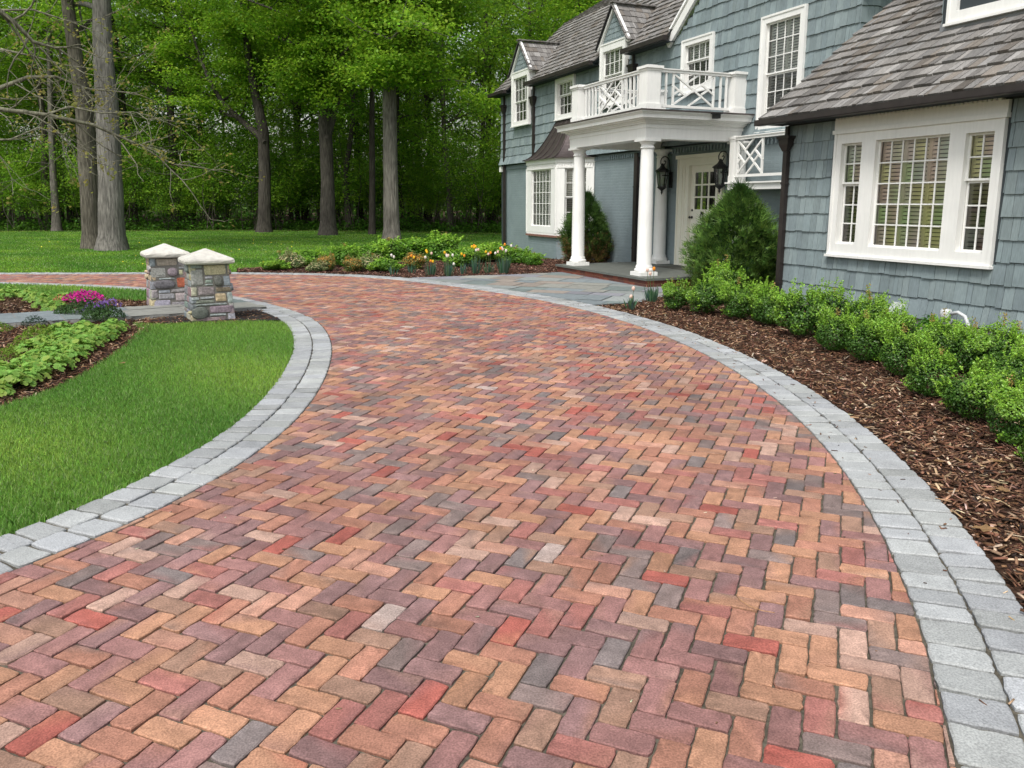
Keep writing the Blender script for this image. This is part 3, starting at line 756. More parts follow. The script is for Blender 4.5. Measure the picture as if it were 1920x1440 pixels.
# ---------- bay window with swept copper roof
qf, z0b, z1b = 10.21, .73, 2.80
P5 = [(QM, 23.93), (qf, 23.14), (qf, 21.10), (QM, 20.31)]
mb = MB()
def prism(mb, pts, z0, z1, col=(1, 1, 1)):
    n = len(pts); mb.add([(x, y, z0) for x, y in pts] + [(x, y, z1) for x, y in pts], [tuple(range(n)), tuple(range(2 * n - 1, n - 1, -1))] + [(i, i + n, (i + 1) % n + n, (i + 1) % n) for i in range(n)], col)
def grow5(d): return [(QM + .02, 23.93 + d * 1.4), (qf - d, 23.14 + d * .45), (qf - d, 21.10 - d * .45), (QM + .02, 20.31 - d * 1.4)]
prism(mb, grow5(-.02), 0, .62); mb.obj('bay_base', M['pbrick'], house)
mb = MB(); prism(mb, grow5(.06), .62, .68); mb.obj('bay_sill_brick', mk('red_brick_sill', (.2, .1, .075), rough=.9, n1=(20, .3)), house)
mb = MB(); prism(mb, grow5(.02), 2.62, z1b + .02); prism(mb, grow5(.05), 2.74, z1b + .04); prism(mb, grow5(.04), .68, .74); prism(mb, grow5(.09), z1b + .04, z1b + .07)
ff = fac(qf, 23.14, 0); x = .02
while x < 2.0: mb.box(ff, x, x + .045, 2.64, 2.70, .01, .05); x += .085
n45 = Vector((-1, -1, 0)).normalized(); u45 = Vector((.79, -.79, 0)).normalized()
fs = Fr((qf, 21.10, 0), u45, (0, 0, 1), n45); x = .03
while x < 1.08: mb.box(fs, x, x + .045, 2.64, 2.70, .01, .05); x += .085
mb.obj('bay_frieze', M['white'], house)
window(fac(qf, 23.14, .74), 2.04, 1.88, lites=[(.34, 1.74, [(.19, 1.84, 6, 5, .02)])], sill=False, name='bay_window')
window(Fr((qf, 21.10, .74), u45, (0, 0, 1), n45), 1.117, 1.88, lites=[(.26, .90, [(.19, 1.03, 3, 2, .045), (1.03, 1.84, 3, 2, .02)])], sill=False, name='bay_window')
window(Fr((QM, 23.93, .74), Vector((-.79, -.79, 0)).normalized(), (0, 0, 1), Vector((-.79, .79, 0)).normalized()), 1.117, 1.88, lites=[(.26, .90, [(.19, 1.03, 3, 2, .045), (1.03, 1.84, 3, 2, .02)])], sill=False, name='bay_window')
mb = MB(); NS = 12; rings = []
for i in range(NS + 1):
    t = i / NS; hf = 1 - (1 - t) ** 1.0; e = grow5(.16)
    top = [(QM, 22.75), (QM - .04, 22.6), (QM - .04, 21.6), (QM, 21.45)]
    zc = 2.87 + 1.18 * (hf ** 1.75) + .06 * hf
    rings.append([(a[0] * (1 - t) + b[0] * t, a[1] * (1 - t) + b[1] * t, zc) for a, b in zip(e, top)])
for i in range(NS):
    A_, B_ = rings[i], rings[i + 1]
    mb.add(A_ + B_, [(0, 1, 5, 4), (1, 2, 6, 5), (2, 3, 7, 6)])
mb.add(rings[0], [(3, 2, 1, 0)])
o = mb.obj('bay_roof', M['copper'], house)
mb = MB()
for k, tt in ((0, 1.0), (1, .0), (1, .25), (1, .5), (1, .75), (2, .0), (2, .5)):
    pts = []
    for r in rings:
        a, b = Vector(r[k]), Vector(r[k + 1]); pts.append(a.lerp(b, tt) + Vector((-.006, 0, .012)))
    mb.tube(pts, .013, 5)
mb.obj('standing_seam', M['copper'], o)

# ---------- portico
PQ0, PQ1, PS0, PS1 = 8.38, QM, 13.30, 17.35
mb = MB(); mb.box(ID, PQ0, PQ1, PS0, PS1, .125, .170, srgb(120, 124, 118, .6)); o = mb.obj('porch_floor', M['bluestone'], house)
mb = MB()
def brickrow(mb, fr, L, z0, z1, n=2):
    h = (z1 - z0) / n
    for r in range(n):
        x = -rnd.uniform(0, .1)
        while x < L:
            a, b = max(0, x), min(L, x + .2); x += .21
            if b - a > .02:
                c = srgb(*rnd.choice([(120, 62, 48), (104, 58, 48), (134, 72, 54), (96, 60, 54)]), .8); mb.box(fr, a, b, z0 + r * h, z0 + (r + 1) * h - .012, 0, .02, c)
    mb.box(fr, 0, L, z0 - .1, z1, -.05, .012, srgb(190, 140, 110, .6))
brickrow(mb, fac(PQ0 + .06, PS1 - .04, 0), PS1 - PS0 - .08, -.01, .124)
brickrow(mb, Fr((PQ0 + .05, PS0 + .05, 0), (1, 0, 0), (0, 0, 1), (0, -1, 0)), PQ1 - PQ0 - .05, -.01, .124)
mb.box(ID, PQ0 + .1, PQ1, PS0 + .1, PS1 - .05, 0, .12, (.1, .08, .07)); mb.obj('porch_riser', M['riser'], house)
mb = MB(); mb.box(ID, 10.2, 10.85, 14.75, 15.75, .171, .183, (.1, .1, .09)); mat_ = mb.obj('door_mat', mk('dark_coir_mat', (.06, .058, .05), rough=1, n1=(120, .3)))
mat_.parent = None; mat_.rotation_euler = (0, 0, HROT); tag(mat_, 'dark doormat on the porch floor in front of the cream front door', 'doormat')
# columns
cm = MB()
cm.box(ID, -.2, .2, -.2, .2, 0, .075)
cm.lathe((0, 0, .075), [(.19, 0), (.20, .03), (.19, .06), (.165, .075), (.172, .10), (.158, .13), (.150, .15), (.148, .9), (.142, 1.5), (.126, 2.40), (.124, 2.42), (.142, 2.43), (.142, 2.455), (.126, 2.46), (.126, 2.50), (.15, 2.53), (.168, 2.56)], 28)
cm.box(ID, -.19, .19, -.19, .19, 2.635, 2.68)
cme = cm.mesh('column', M['white'])
cme.polygons.foreach_set('use_smooth', [abs(p.normal.z) < .4 and len(p.vertices) == 4 and abs(p.center.x) < .19 and abs(p.center.y) < .19 and .08 < p.center.z < 2.6 for p in cme.polygons])
for q, s in ((8.75, 13.98), (8.75, 16.89), (10.82, 13.75), (10.82, 16.62)):
    link('column', cme, house, (q, s, .17))
# entablature
mb = MB()
def ring(mb, q0, s0, s1, z0, z1, thk=None):
    """U-shaped beam around portico outer line q0, s0..s1"""
    if thk is None: mb.box(ID, q0, QM - .03, s0, s1, z0, z1)
    else:
        mb.box(ID, q0, q0 + thk, s0, s1, z0, z1); mb.box(ID, q0 + thk, QM - .03, s0, s0 + thk, z0, z1); mb.box(ID, q0 + thk, QM - .03, s1 - thk, s1, z0, z1)
ring(mb, 8.59, 13.80, 17.07, 2.85, 3.14, .32)
ring(mb, 8.575, 13.785, 17.085, 3.055, 3.10, .02)
mb.box(ID, 8.9, QM - .03, 14.1, 16.8, 3.04, 3.10)   # ceiling
mb.obj('entablature', M['white'], house)
mb = MB()
for (d, z0, z1) in ((.04, 3.14, 3.17), (.08, 3.17, 3.20), (.16, 3.20, 3.225), (.22, 3.225, 3.30), (.24, 3.30, 3.325), (.27, 3.325, 3.35)):
    ring(mb, 8.59 - d, 13.80 - d, 17.07 + d, z0, z1)
mb.obj('cornice', M['white'], house)
mb = MB(); ring(mb, 8.30, 13.51, 17.36, 3.35, 3.375); mb.obj('portico_roof', M['copper'], house)
# balcony
def posts(mb, q, s, z0, z1, w=.17):
    mb.box(ID, q - w, q + w, s - w, s + w, z0, z0 + .14); mb.box(ID, q - w * .88, q + w * .88, s - w * .88, s + w * .88, z0 + .14, z1 - .09)
    mb.box(ID, q - w * .96, q + w * .96, s - w * .96, s + w * .96, z1 - .09, z1 - .05); mb.box(ID, q - w * 1.12, q + w * 1.12, s - w * 1.12, s + w * 1.12, z1 - .05, z1)
    mb.box(ID, q - w * .6, q + w * .6, s - w * .6, s + w * .6, z1, z1 + .02)
def railing(fr, L, H, pattern, panel, balu):
    """pattern panel from u=panel[0]..panel[1]; balusters at list"""
    mb = MB(); mb.box(fr, 0, L, H - .07, H - .02, -.035, .035); mb.box(fr, 0, L, H - .02, H, -.055, .055); mb.box(fr, 0, L, .08, .13, -.025, .025); o = mb.obj('handrail', M['white'], house)
    if panel:
        p0, p1 = panel; W = p1 - p0; z0, z1 = .13, H - .07; Hh = z1 - z0
        mb = MB(); mb.box(fr, p0, p0 + .035, z0, z1, -.02, .02); mb.box(fr, p1 - .035, p1, z0, z1, -.02, .02)
        pt = lambda x, y: fr(p0 + x * W, z0 + y * Hh, 0)
        segs = [((0, 1), (1, 0)), ((0, 0), (1, 1))]
        a, b = (0, .62), (.31, .31)
        for r in range(4):
            segs.append((a, b)); rot = lambda p: (.5 - (p[1] - .5), .5 + (p[0] - .5)); m = ((a[0] + b[0]) / 2, (a[1] + b[1]) / 2)
            segs.append((m, (m[0] - .155, m[1] - .155)))
            a, b = rot(a), rot(b)
        for k, (p, q) in enumerate(segs): mb.bar(pt(*p), pt(*q), .034, .03 + .002 * (k % 4), fr.w)
        mb.obj('lattice_panel', M['white'], o)
    for x in balu:
        mb = MB(); mb.box(fr, x - .018, x + .018, .13, H - .07, -.018, .018); mb.obj('baluster', M['white'], o)
    return o
ZD, ZR = 3.39, 4.20
for q, s in ((8.76, 13.98), (8.76, 16.88), (10.83, 13.98), (10.83, 16.88)):
    mb = MB(); posts(mb, q, s, ZD - .015, ZR + .02); mb.obj('balcony_post', M['white'], house)
Hh = ZR - ZD
railing(fac(8.76, 16.88 - .15, ZD), 2.6, Hh, 1, (.72, 1.72), [.12, .27, .42, .57, 1.87, 2.02, 2.17, 2.32, 2.47])
sidef = Fr((8.76 + .15, 13.98, ZD), (1, 0, 0), (0, 0, 1), (0, -1, 0))
railing(sidef, 1.77, Hh, 1, (.37, 1.37), [.08, .22, 1.52, 1.66])
sidef2 = Fr((8.76 + .15, 16.88, ZD), (1, 0, 0), (0, 0, 1), (0, -1, 0))
railing(sidef2, 1.77, Hh, 1, (.37, 1.37), [.08, .22, 1.52, 1.66])
# small flood light on portico edge
mb = MB(); f = Fr((9.95, 13.50, 3.27), (1, 0, 0), (0, 0, 1), (0, -1, 0)); mb.box(f, -.05, .07, -.03, .055, 0, .12); mb.box(f, -.08, .10, .055, .075, 0, .15); mb.obj('flood_light', M['black'], house)

# window balcony beside the portico
bq = QM - .38
mb = MB(); mb.box(ID, bq - .06, QM - .02, 11.9, 13.78, 1.88, 2.0); mb.box(ID, bq - .10, QM - .02, 11.86, 13.82, 2.0, 2.03)
for s in (13.55, 12.1): mb.box(ID, bq + .1, QM, s - .05, s + .05, 1.72, 1.88)
mb.obj('balconet_floor', M['white'], house)
for s in (13.68, 12.0): mb = MB(); posts(mb, bq, s, 2.02, 2.93, .075); mb.obj('balconet_post', M['white'], house)
railing(fac(bq, 13.60, 2.05), 1.55, .88, 1, (.03, .80), []); 

# front door
f = fac(QM, 16.16, .17)
mb = MB()
mb.box(f, 0, .50, 0, 2.52, 0, .05); mb.box(f, 1.54, 1.72, 0, 2.52, 0, .05); mb.box(f, .5, 1.54, 2.28, 2.52, 0, .05)
mb.box(f, .02, .06, 0, 2.5, .05, .075); mb.box(f, .2, .23, 0, 2.28, .05, .07); mb.box(f, .3, .33, 0, 2.28, .05, .07); mb.box(f, .44, .50, 0, 2.28, .05, .08)
mb.box(f, 1.54, 1.58, 0, 2.28, .05, .08); mb.box(f, 1.68, 1.72, 0, 2.5, .05, .07); mb.box(f, -.02, 1.74, 2.44, 2.52, .05, .1); mb.box(f, .44, 1.58, 2.28, 2.33, .05, .08)
mb.obj('door_frame', M['cream'], house)
mb = MB(); a0, a1, b0, b1 = .64, 1.40, 1.30, 2.12
for r in rsub([(.5, 1.54, 0, 2.28)], (a0, a1, b0, b1)): mb.box(f, *r, -.04, -.0)
for i in range(1, 3): x = a0 + (a1 - a0) * i / 3; mb.box(f, x - .02, x + .02, b0, b1, -.03, -.003)
for j in range(1, 3): y = b0 + (b1 - b0) * j / 3; mb.box(f, a0, a1, y - .018, y + .018, -.029, -.004)
for (x0, x1, y0, y1) in ((.62, .98, .15, .95), (1.06, 1.42, .15, .95)):
    mb.box(f, x0, x1, y0, y0 + .03, 0, .012); mb.box(f, x0, x1, y1 - .03, y1, 0, .012); mb.box(f, x0, x0 + .03, y0 + .03, y1 - .03, 0, .012); mb.box(f, x1 - .03, x1, y0 + .03, y1 - .03, 0, .012)
dr = mb.obj('front_door', M['cream'], house)
mb = MB(); mb.add([f(a0, b0, -.02), f(a1, b0, -.02), f(a1, b1, -.02), f(a0, b1, -.02)], [(0, 1, 2, 3)], (.45, .42, .4)); mb.obj('pane', M['glass'], dr)
mb = MB(); mb.box(f, .45, 1.6, -.2, 2.3, -.5, -.45); mb.obj('hall', M['dark'], dr)
mb = MB(); mb.lathe(f(.58, 1.12, 0), [(.03, 0), (.03, .02), (.012, .025), (.012, .05), (.028, .06), (.03, .08), (.018, .095)], 12, ax=(-1, 0, 0)); mb.lathe(f(.58, 1.28, 0), [(.025, 0), (.025, .02), (.01, .022)], 12, ax=(-1, 0, 0)); mb.obj('door_knob', M['black'], dr)
mb = MB(); k = [f(.97 + .05 * math.sin(t / 8 * 6.28), 1.14 + .07 * math.cos(t / 8 * 6.28), .03) for t in range(9)]; mb.tube(k, .01, 6); mb.box(f, .93, 1.01, 1.19, 1.25, 0, .03); mb.obj('door_knocker', M['black'], dr)

# low window beside the arborvitae
window(fac(QM, 13.25, .22), 1.9, .75, lites=[(.1, 1.8, [(.1, .65, 4, 1, .03)])], blind=False)

# ---------- wall lanterns (things)
def lantern_mb():
    root = empty('wall_lantern'); P = []
    body, gl, bu, arm = MB(), MB(), MB(), MB()
    # local: wall at x=+.22 ; lantern axis at 0, z=0 body base
    R1, R0 = .115, .075
    def hexr(r, z, k=0): return [(r * math.cos(R(60 * i + 30)), r * math.sin(R(60 * i + 30)), z) for i in range(6)]
    for i in range(6):
        a, b = hexr(R0, 0)[i], hexr(R1, .30)[i]; body.bar(a, b, .014, .014, (0, 0, 1) if False else (a[1], -a[0], 0))
    for z, r in ((0, R0), (.30, R1)):
        h = hexr(r, z)
        for i in range(6): body.bar(h[i], h[(i + 1) % 6], .02, .02, (0, 0, 1))
    lv = [hexr(R1 + .03, .305), hexr(R1 + .035, .32), hexr(.06, .385), hexr(.03, .44), hexr(.012, .47)]
    for a, b in zip(lv[:-1], lv[1:]): body.add(a + b, [(i, (i + 1) % 6, (i + 1) % 6 + 6, i + 6) for i in range(6)])
    body.add(lv[0], [tuple(range(5, -1, -1))])
    lv = [hexr(R0 + .02, .0), hexr(R0 + .02, -.015), hexr(.03, -.07), hexr(.014, -.09), hexr(.024, -.105), hexr(.003, -.16)]
    for a, b in zip(lv[:-1], lv[1:]): body.add(a + b, [(i, i + 6, (i + 1) % 6 + 6, (i + 1) % 6) for i in range(6)])
    a, b = hexr(R0 - .004, .01), hexr(R1 - .004, .295)
    for i in range(6): gl.add([a[i], a[(i + 1) % 6], b[(i + 1) % 6], b[i]], [(0, 1, 2, 3)], (.75, .8, .8))
    for i in range(3):
        t = R(120 * i); c = (.032 * math.cos(t), .032 * math.sin(t)); bu.lathe((c[0], c[1], .03), [(.009, 0), (.009, .09), (.013, .1), (.016, .125), (.010, .16), (.002, .175)], 8)
    arm.box(ID, .195, .22, -.05, .05, -.02, .30)
    pts = [(.20, 0, .27), (.17, 0, .42)] + [(.055 + .105 * math.cos(R(t)), 0, .50 + .105 * math.sin(R(t))) for t in range(-10, 260, 30)] + [(.03, 0, .425), (.055, 0, .46), (.075, 0, .50), (.055, 0, .525), (.03, 0, .51)]
    arm.tube(pts, .011, 6); arm.box(ID, .0, .2, -.008, .008, .22, .24)
    body.obj('lantern_cage', M['black'], root); gl.obj('lantern_glass', M['glass'], root); bu.obj('candle_bulb', M['bulb'], root); arm.obj('bracket', M['black'], root)
    return root
def dup(root, loc, rz=None, name=None):
    c = root.copy(); COL.objects.link(c); c.location = loc
    if rz is not None: c.rotation_euler = (0, 0, rz)
    for ch in list(root.children):
        d = ch.copy(); COL.objects.link(d); d.parent = c
        for g2 in list(ch.children):
            e = g2.copy(); COL.objects.link(e); e.parent = d
    return c
l1 = lantern_mb(); l1.scale = (1.15, 1.15, 1.15); l1.location = hw(QM - .27, 16.46, 1.99); l1.rotation_euler = (0, 0, HROT)
l2 = dup(l1, hw(QM - .27, 14.26, 1.99), HROT)
tag(l1, 'black wall lantern left of the front door, beside the rear left column', 'lantern', 'wall lanterns by the front door')
tag(l2, 'black wall lantern right of the front door, above the conical evergreen', 'lantern', 'wall lanterns by the front door')

# vent hood and pipe at the wing foot
v = MB(); f = fac(QW, 7.92, .16); v.box(f, 0, .2, 0, .16, 0, .02); v.add([f(0, .16, .02), f(.2, .16, .02), f(.2, .02, .15), f(0, .02, .15), f(0, .0, .02), f(.2, .0, .02), f(0, -.02, .15), f(.2, -.02, .15)], [(3, 2, 1, 0), (0, 4, 6, 3), (2, 7, 5, 1), (6, 7, 2, 3)])
vo = v.obj('vent_hood', M['grey'], None); vo.rotation_euler = (0, 0, HROT); tag(vo, 'grey vent hood low on the shingled wall behind the boxwoods', 'vent')
v = MB(); f = fac(QW - .02, 6.95, 0); v.tube([f(.0, .27, .12), f(.1, .30, .12), f(.2, .26, .12), f(.25, .17, .12), f(.26, -.05, .12)], .022, 10); v.lathe(f(-.08, .2, .1), [(.06, 0), (.07, .03), (.07, .09), (.05, .12)], 14); v.box(f, -.12, -.04, .1, .2, -.0, .1)
vo = v.obj('gas_fitting', M['pvc'], None, True); vo.rotation_euler = (0, 0, HROT); tag(vo, 'grey gas fitting with bent pipe against the shingled wall', 'pipe fitting')
#PART2
# ------------------------------------------------------------------ plants: leaf clouds
def unit(v): return v / (np.linalg.norm(v, axis=1)[:, None] + 1e-9)
def leaf_arrays(c, n, L, Wd, col, droop=0.0):
    """diamond leaves: centres c, normals n, length L, width Wd, colours col"""
    k = len(c); t = unit(np.cross(n, rng.normal(size=(k, 3)))); b = np.cross(n, t)
    L = np.broadcast_to(L, (k,))[:, None]; Wd = np.broadcast_to(Wd, (k,))[:, None]
    V = np.stack([c - t * L / 2, c + b * Wd / 2 + t * L * .08, c + t * L / 2 - n * L * droop, c - b * Wd / 2 + t * L * .08], 1).reshape(-1, 3)
    return V, np.arange(4 * k).reshape(-1, 4), np.repeat(col, 4, axis=0)
def vary(base, n, amt=.15, hue=.1):
    base = np.asarray(base, float); base = base if base.ndim == 2 else np.repeat(base[None], n, 0)
    return np.clip(base * (1 + rng.normal(0, amt, (n, 1))) * (1 + rng.normal(0, hue, (n, 3))), .002, .9)
def join(*parts):
    V, F_, C = [], [], []; o = 0
    for v, f, c in parts: V.append(v); F_.append(f + o); C.append(c); o += len(v)
    return np.vstack(V), np.vstack(F_), np.vstack(C)

def boxwood_mesh(seed, r=.27, h=.44, n=8500, green=(.045, .12, .014), tip=(.24, .43, .045), L=.025, name='foliage', lobes=9, mat=None, sprouts=5, gold=None, dens_low=1.0):
    global rng
    keep, rng = rng, np.random.default_rng(seed)
    cen = [(0, 0, h * .5, r * .82, h * .46)]
    for i in range(lobes):
        a = rng.uniform(0, 6.28); z = rng.uniform(.2, .88) * h; rr = r * rng.uniform(.35, .78)
        cen.append((math.cos(a) * rr, math.sin(a) * rr, z, r * rng.uniform(.28, .5), h * rng.uniform(.16, .3)))
    cen = np.array(cen); wgt = cen[:, 3] ** 2; k = rng.choice(len(cen), n, p=wgt / wgt.sum())
    d = unit(rng.normal(size=(n, 3))); rad = 1 - np.abs(rng.normal(0, .16, n)); C = cen[k]
    P = np.c_[C[:, 0] + d[:, 0] * rad * C[:, 3], C[:, 1] + d[:, 1] * rad * C[:, 3], C[:, 2] + d[:, 2] * rad * C[:, 4]]
    P[:, 2] = np.abs(P[:, 2] - .02) + .02
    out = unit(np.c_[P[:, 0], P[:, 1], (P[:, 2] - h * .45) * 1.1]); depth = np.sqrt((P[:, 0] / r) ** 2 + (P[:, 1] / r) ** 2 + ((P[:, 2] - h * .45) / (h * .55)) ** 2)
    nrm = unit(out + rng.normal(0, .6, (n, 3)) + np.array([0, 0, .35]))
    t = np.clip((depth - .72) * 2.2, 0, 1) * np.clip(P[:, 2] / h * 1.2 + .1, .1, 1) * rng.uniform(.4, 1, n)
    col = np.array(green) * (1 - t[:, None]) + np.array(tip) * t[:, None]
    if gold is not None:
        g = (rng.random(n) < gold[1] * np.clip(P[:, 2] / h, .2, 1)) ; col[g] = gold[0]
    parts = [leaf_arrays(P, nrm, L * rng.uniform(.7, 1.25, n), L * .62, vary(col, n, .16, .06))]
    ns = int(n / 90); q = np.repeat(rng.choice(np.where(depth > .8)[0], ns), 14); m = len(q); t_ = rng.random(m)[:, None] * (.045 + .05 * np.repeat(rng.random(ns), 14)[:, None]) * (r / .27)
    dr = unit(out[q] + np.repeat(rng.normal(0, .35, (ns, 3)), 14, 0) + [0, 0, .8]); parts.append(leaf_arrays(P[q] + dr * t_ + rng.normal(0, .005, (m, 3)), unit(rng.normal(size=(m, 3)) + [0, 0, .8]), L * .95, L * .55, vary(np.array(tip) * 1.08, m, .16, .06)))
    for i in range(sprouts):
        a = rng.uniform(0, 6.28); rr = r * rng.uniform(.1, .6); b = np.array([math.cos(a) * rr, math.sin(a) * rr, h * .75]); ht = rng.uniform(.12, .26) * (r / .27); m = 70
        s = rng.random(m); lean = rng.normal(0, .12, 2)
        Q = b + np.c_[s * lean[0] * ht + rng.normal(0, .012, m), s * lean[1] * ht + rng.normal(0, .012, m), s * ht + ht * .1]
        hot = rng.random() < .22
        cc = np.where((s > .55)[:, None] & hot, np.array([.36, .27, .08]), np.array(tip) * 1.05)
        parts.append(leaf_arrays(Q, unit(rng.normal(size=(m, 3)) + [0, 0, .6]), L * .9, L * .5, vary(cc, m, .15, .06)))
    V, F_, Cc = join(*parts); rng = keep
    return npmesh(name, V, F_, mat or M['box'], Cc)
def stems_mesh(seed, r, h, n=7, rad=.006, col=(.13, .09, .06)):
    rs = random.Random(seed); mb = MB()
    for i in range(n):
        a = rs.uniform(0, 6.28); k = rs.uniform(.2, .6) * r
        mb.tube([(0, 0, -.01), (math.cos(a) * k * .4, math.sin(a) * k * .4, h * .3), (math.cos(a) * k, math.sin(a) * k, h * .7)], [rad * 1.6, rad, rad * .5], 5, col)
    return mb.mesh('stems', M['bark'])
def plant(name, loc, fol, stm, label, cat, group=None, sc=1.0, rz=None, sz=None):
    o = empty(name, (loc[0], loc[1], 0.0), rnd.uniform(0, 6.28) if rz is None else rz); o.scale = (sc, sc, sz or sc)
    link('foliage', fol, o)
    if stm: link('stems', stm, o)
    return tag(o, label, cat, group)

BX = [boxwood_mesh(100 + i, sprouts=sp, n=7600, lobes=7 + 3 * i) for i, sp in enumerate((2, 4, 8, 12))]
BXS = [stems_mesh(i, .27, .44) for i in range(2)]
rowf = [(1268, 588, 62, 0), (1325, 596, 84, 1), (1390, 606, 80, 0), (1445, 618, 82, 0), (1508, 640, 112, 1), (1568, 668, 88, 0), (1630, 688, 104, 0), (1697, 716, 108, 0), (1752, 756, 104, 0), (1832, 800, 130, 1), (1915, 846, 140, 0), (1990, 905, 130, 0)]
ords = ['first', 'second', 'third', 'fourth', 'fifth', 'sixth', 'seventh', 'eighth', 'ninth', 'tenth', 'eleventh', 'twelfth']
for i, (px, py, wd, v) in enumerate(rowf):
    x, y = gp(px, py - 6); s = wd / 1500 * (y * 1.01) / .58
    if i < 11:
        lab = ords[i] + ' rounded boxwood from the porch end of the front row along the bark mulch'
        if i == 0: lab = 'smallest rounded boxwood, at the porch end of the front row'
    else: lab = 'boxwood nearest the camera, mostly out of the right edge'
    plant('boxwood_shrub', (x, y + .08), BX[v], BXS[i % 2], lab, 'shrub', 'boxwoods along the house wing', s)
rowb = [(1345, 572, 80, 3), (1420, 588, 60, 1), (1545, 628, 90, 2), (1612, 646, 96, 3), (1668, 668, 90, 2), (1752, 690, 95, 3), (1800, 712, 100, 3), (1862, 716, 110, 3), (1925, 730, 100, 2), (1885, 760, 110, 1), (1960, 790, 110, 1)]
for i, (px, py, wd, v) in enumerate(rowb):
    x, y = gp(px, py); s = wd / 1500 * (y * 1.01) / .48
    x += .14; y += .16; s *= .86
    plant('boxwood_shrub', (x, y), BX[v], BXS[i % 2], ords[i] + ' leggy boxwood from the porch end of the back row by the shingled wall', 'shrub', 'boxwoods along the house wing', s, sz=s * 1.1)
# leafy perennials near the wall
def frond_mesh(seed, n, r, h, L, Wd, col, name='foliage', up=.5, mat=None):
    global rng
    keep, rng = rng, np.random.default_rng(seed)
    a = rng.uniform(0, 6.28, n); q = np.sqrt(rng.random(n)) * r; z = h * (1 - (q / r) ** 2 * .75) * rng.uniform(.55, 1.05, n)
    P = np.c_[np.cos(a) * q, np.sin(a) * q, z]; nn = unit(np.c_[np.cos(a) * q / r * .7, np.sin(a) * q / r * .7, np.full(n, up)] + rng.normal(0, .3, (n, 3)))
    V, F_, C = leaf_arrays(P, nn, L * rng.uniform(.7, 1.3, n), Wd, vary(col, n, .18, .07), .1); rng = keep
    return npmesh(name, V, F_, mat or M['leaf'], C)
fr_ = frond_mesh(5, 260, .3, .42, .10, .04, (.10, .27, .03))
for (px, py, s, lab) in ((1738, 640, .75, 'bright green ferny plant between the vent hood and the pipe fitting'), (1440, 590, .5, 'broad-leaved green plant at the foot of the wing downspout')):
    plant('perennial', gp(px, py), fr_, None, lab, 'plant', None, s)

# conical evergreens
def conifer_mesh(seed, r, h, n, col, tip, low=None):
    global rng
    keep, rng = rng, np.random.default_rng(seed)
    z = rng.beta(1.15, 1.5, n); a = rng.uniform(0, 6.28, n)
    lump = 1 + .13 * np.sin(a * 3 + z * 9) + .14 * np.sin(a * 6 - z * 19 + 2) + .13 * np.sin(a * 11 + z * 37)
    prof = np.where(z < .22, .80 + z * .9, np.clip(1.02 * (1 - ((z - .22) / .78) ** 1.55), 0, 1)) * lump
    q = r * prof * (1.02 - np.abs(rng.normal(0, .2, n)) + .12 * (rng.random(n) < .1))
    P = np.c_[np.cos(a) * q, np.sin(a) * q, z * h + .03]
    m = 5; k = n
    out = np.c_[np.cos(a), np.sin(a), np.full(n, .9)]; t = unit(out + rng.normal(0, .45, (n, 3)))
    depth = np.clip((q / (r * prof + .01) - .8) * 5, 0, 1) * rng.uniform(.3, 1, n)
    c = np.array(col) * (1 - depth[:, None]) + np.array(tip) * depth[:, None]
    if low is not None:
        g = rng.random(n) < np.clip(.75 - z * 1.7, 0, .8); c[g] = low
    c = vary(c, n, .2, .07)
    L = (rng.uniform(.05, .13, n) + .10 * (rng.random(n) < .12))[:, None]; b = unit(np.cross(t, rng.normal(size=(n, 3)))) * .014
    # spray: three narrow blades fanned from one point
    Vs, Fs, Cs = [], [], []; nn = unit(np.cross(t, b))
    for ang in (-.5, 0, .5):
        d = t * math.cos(ang) + unit(b) * math.sin(ang)
        V = np.stack([P - b * .5, P + b * .5, P + d * L + b * .2, P + d * L - b * .2], 1).reshape(-1, 3)
        Vs.append(V); Fs.append(np.arange(4 * n).reshape(-1, 4)); Cs.append(np.repeat(c, 4, 0))
    V, F_, C = join(*zip(Vs, Fs, Cs)); rng = keep
    return npmesh('foliage', V, F_, M['box'], C)
mb = MB(); mb.tube([(0, 0, -.02), (0, .01, .6), (.01, 0, 1.5)], [.05, .035, .01], 8, (.1, .07, .05)); tr_me = mb.mesh('stem', M['bark'])
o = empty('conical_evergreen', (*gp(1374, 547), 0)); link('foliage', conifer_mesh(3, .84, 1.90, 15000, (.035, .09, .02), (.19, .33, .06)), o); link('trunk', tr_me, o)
o.location.y += .55; o.location.x += .2; tag(o, 'large conical evergreen in front of the right side of the front door', 'evergreen shrub', 'conical evergreens flanking the porch')
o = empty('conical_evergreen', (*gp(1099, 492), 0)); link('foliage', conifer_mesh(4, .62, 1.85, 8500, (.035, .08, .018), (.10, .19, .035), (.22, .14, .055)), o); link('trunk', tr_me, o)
tag(o, 'conical evergreen with browned lower branches behind the left portico column', 'evergreen shrub', 'conical evergreens flanking the porch')

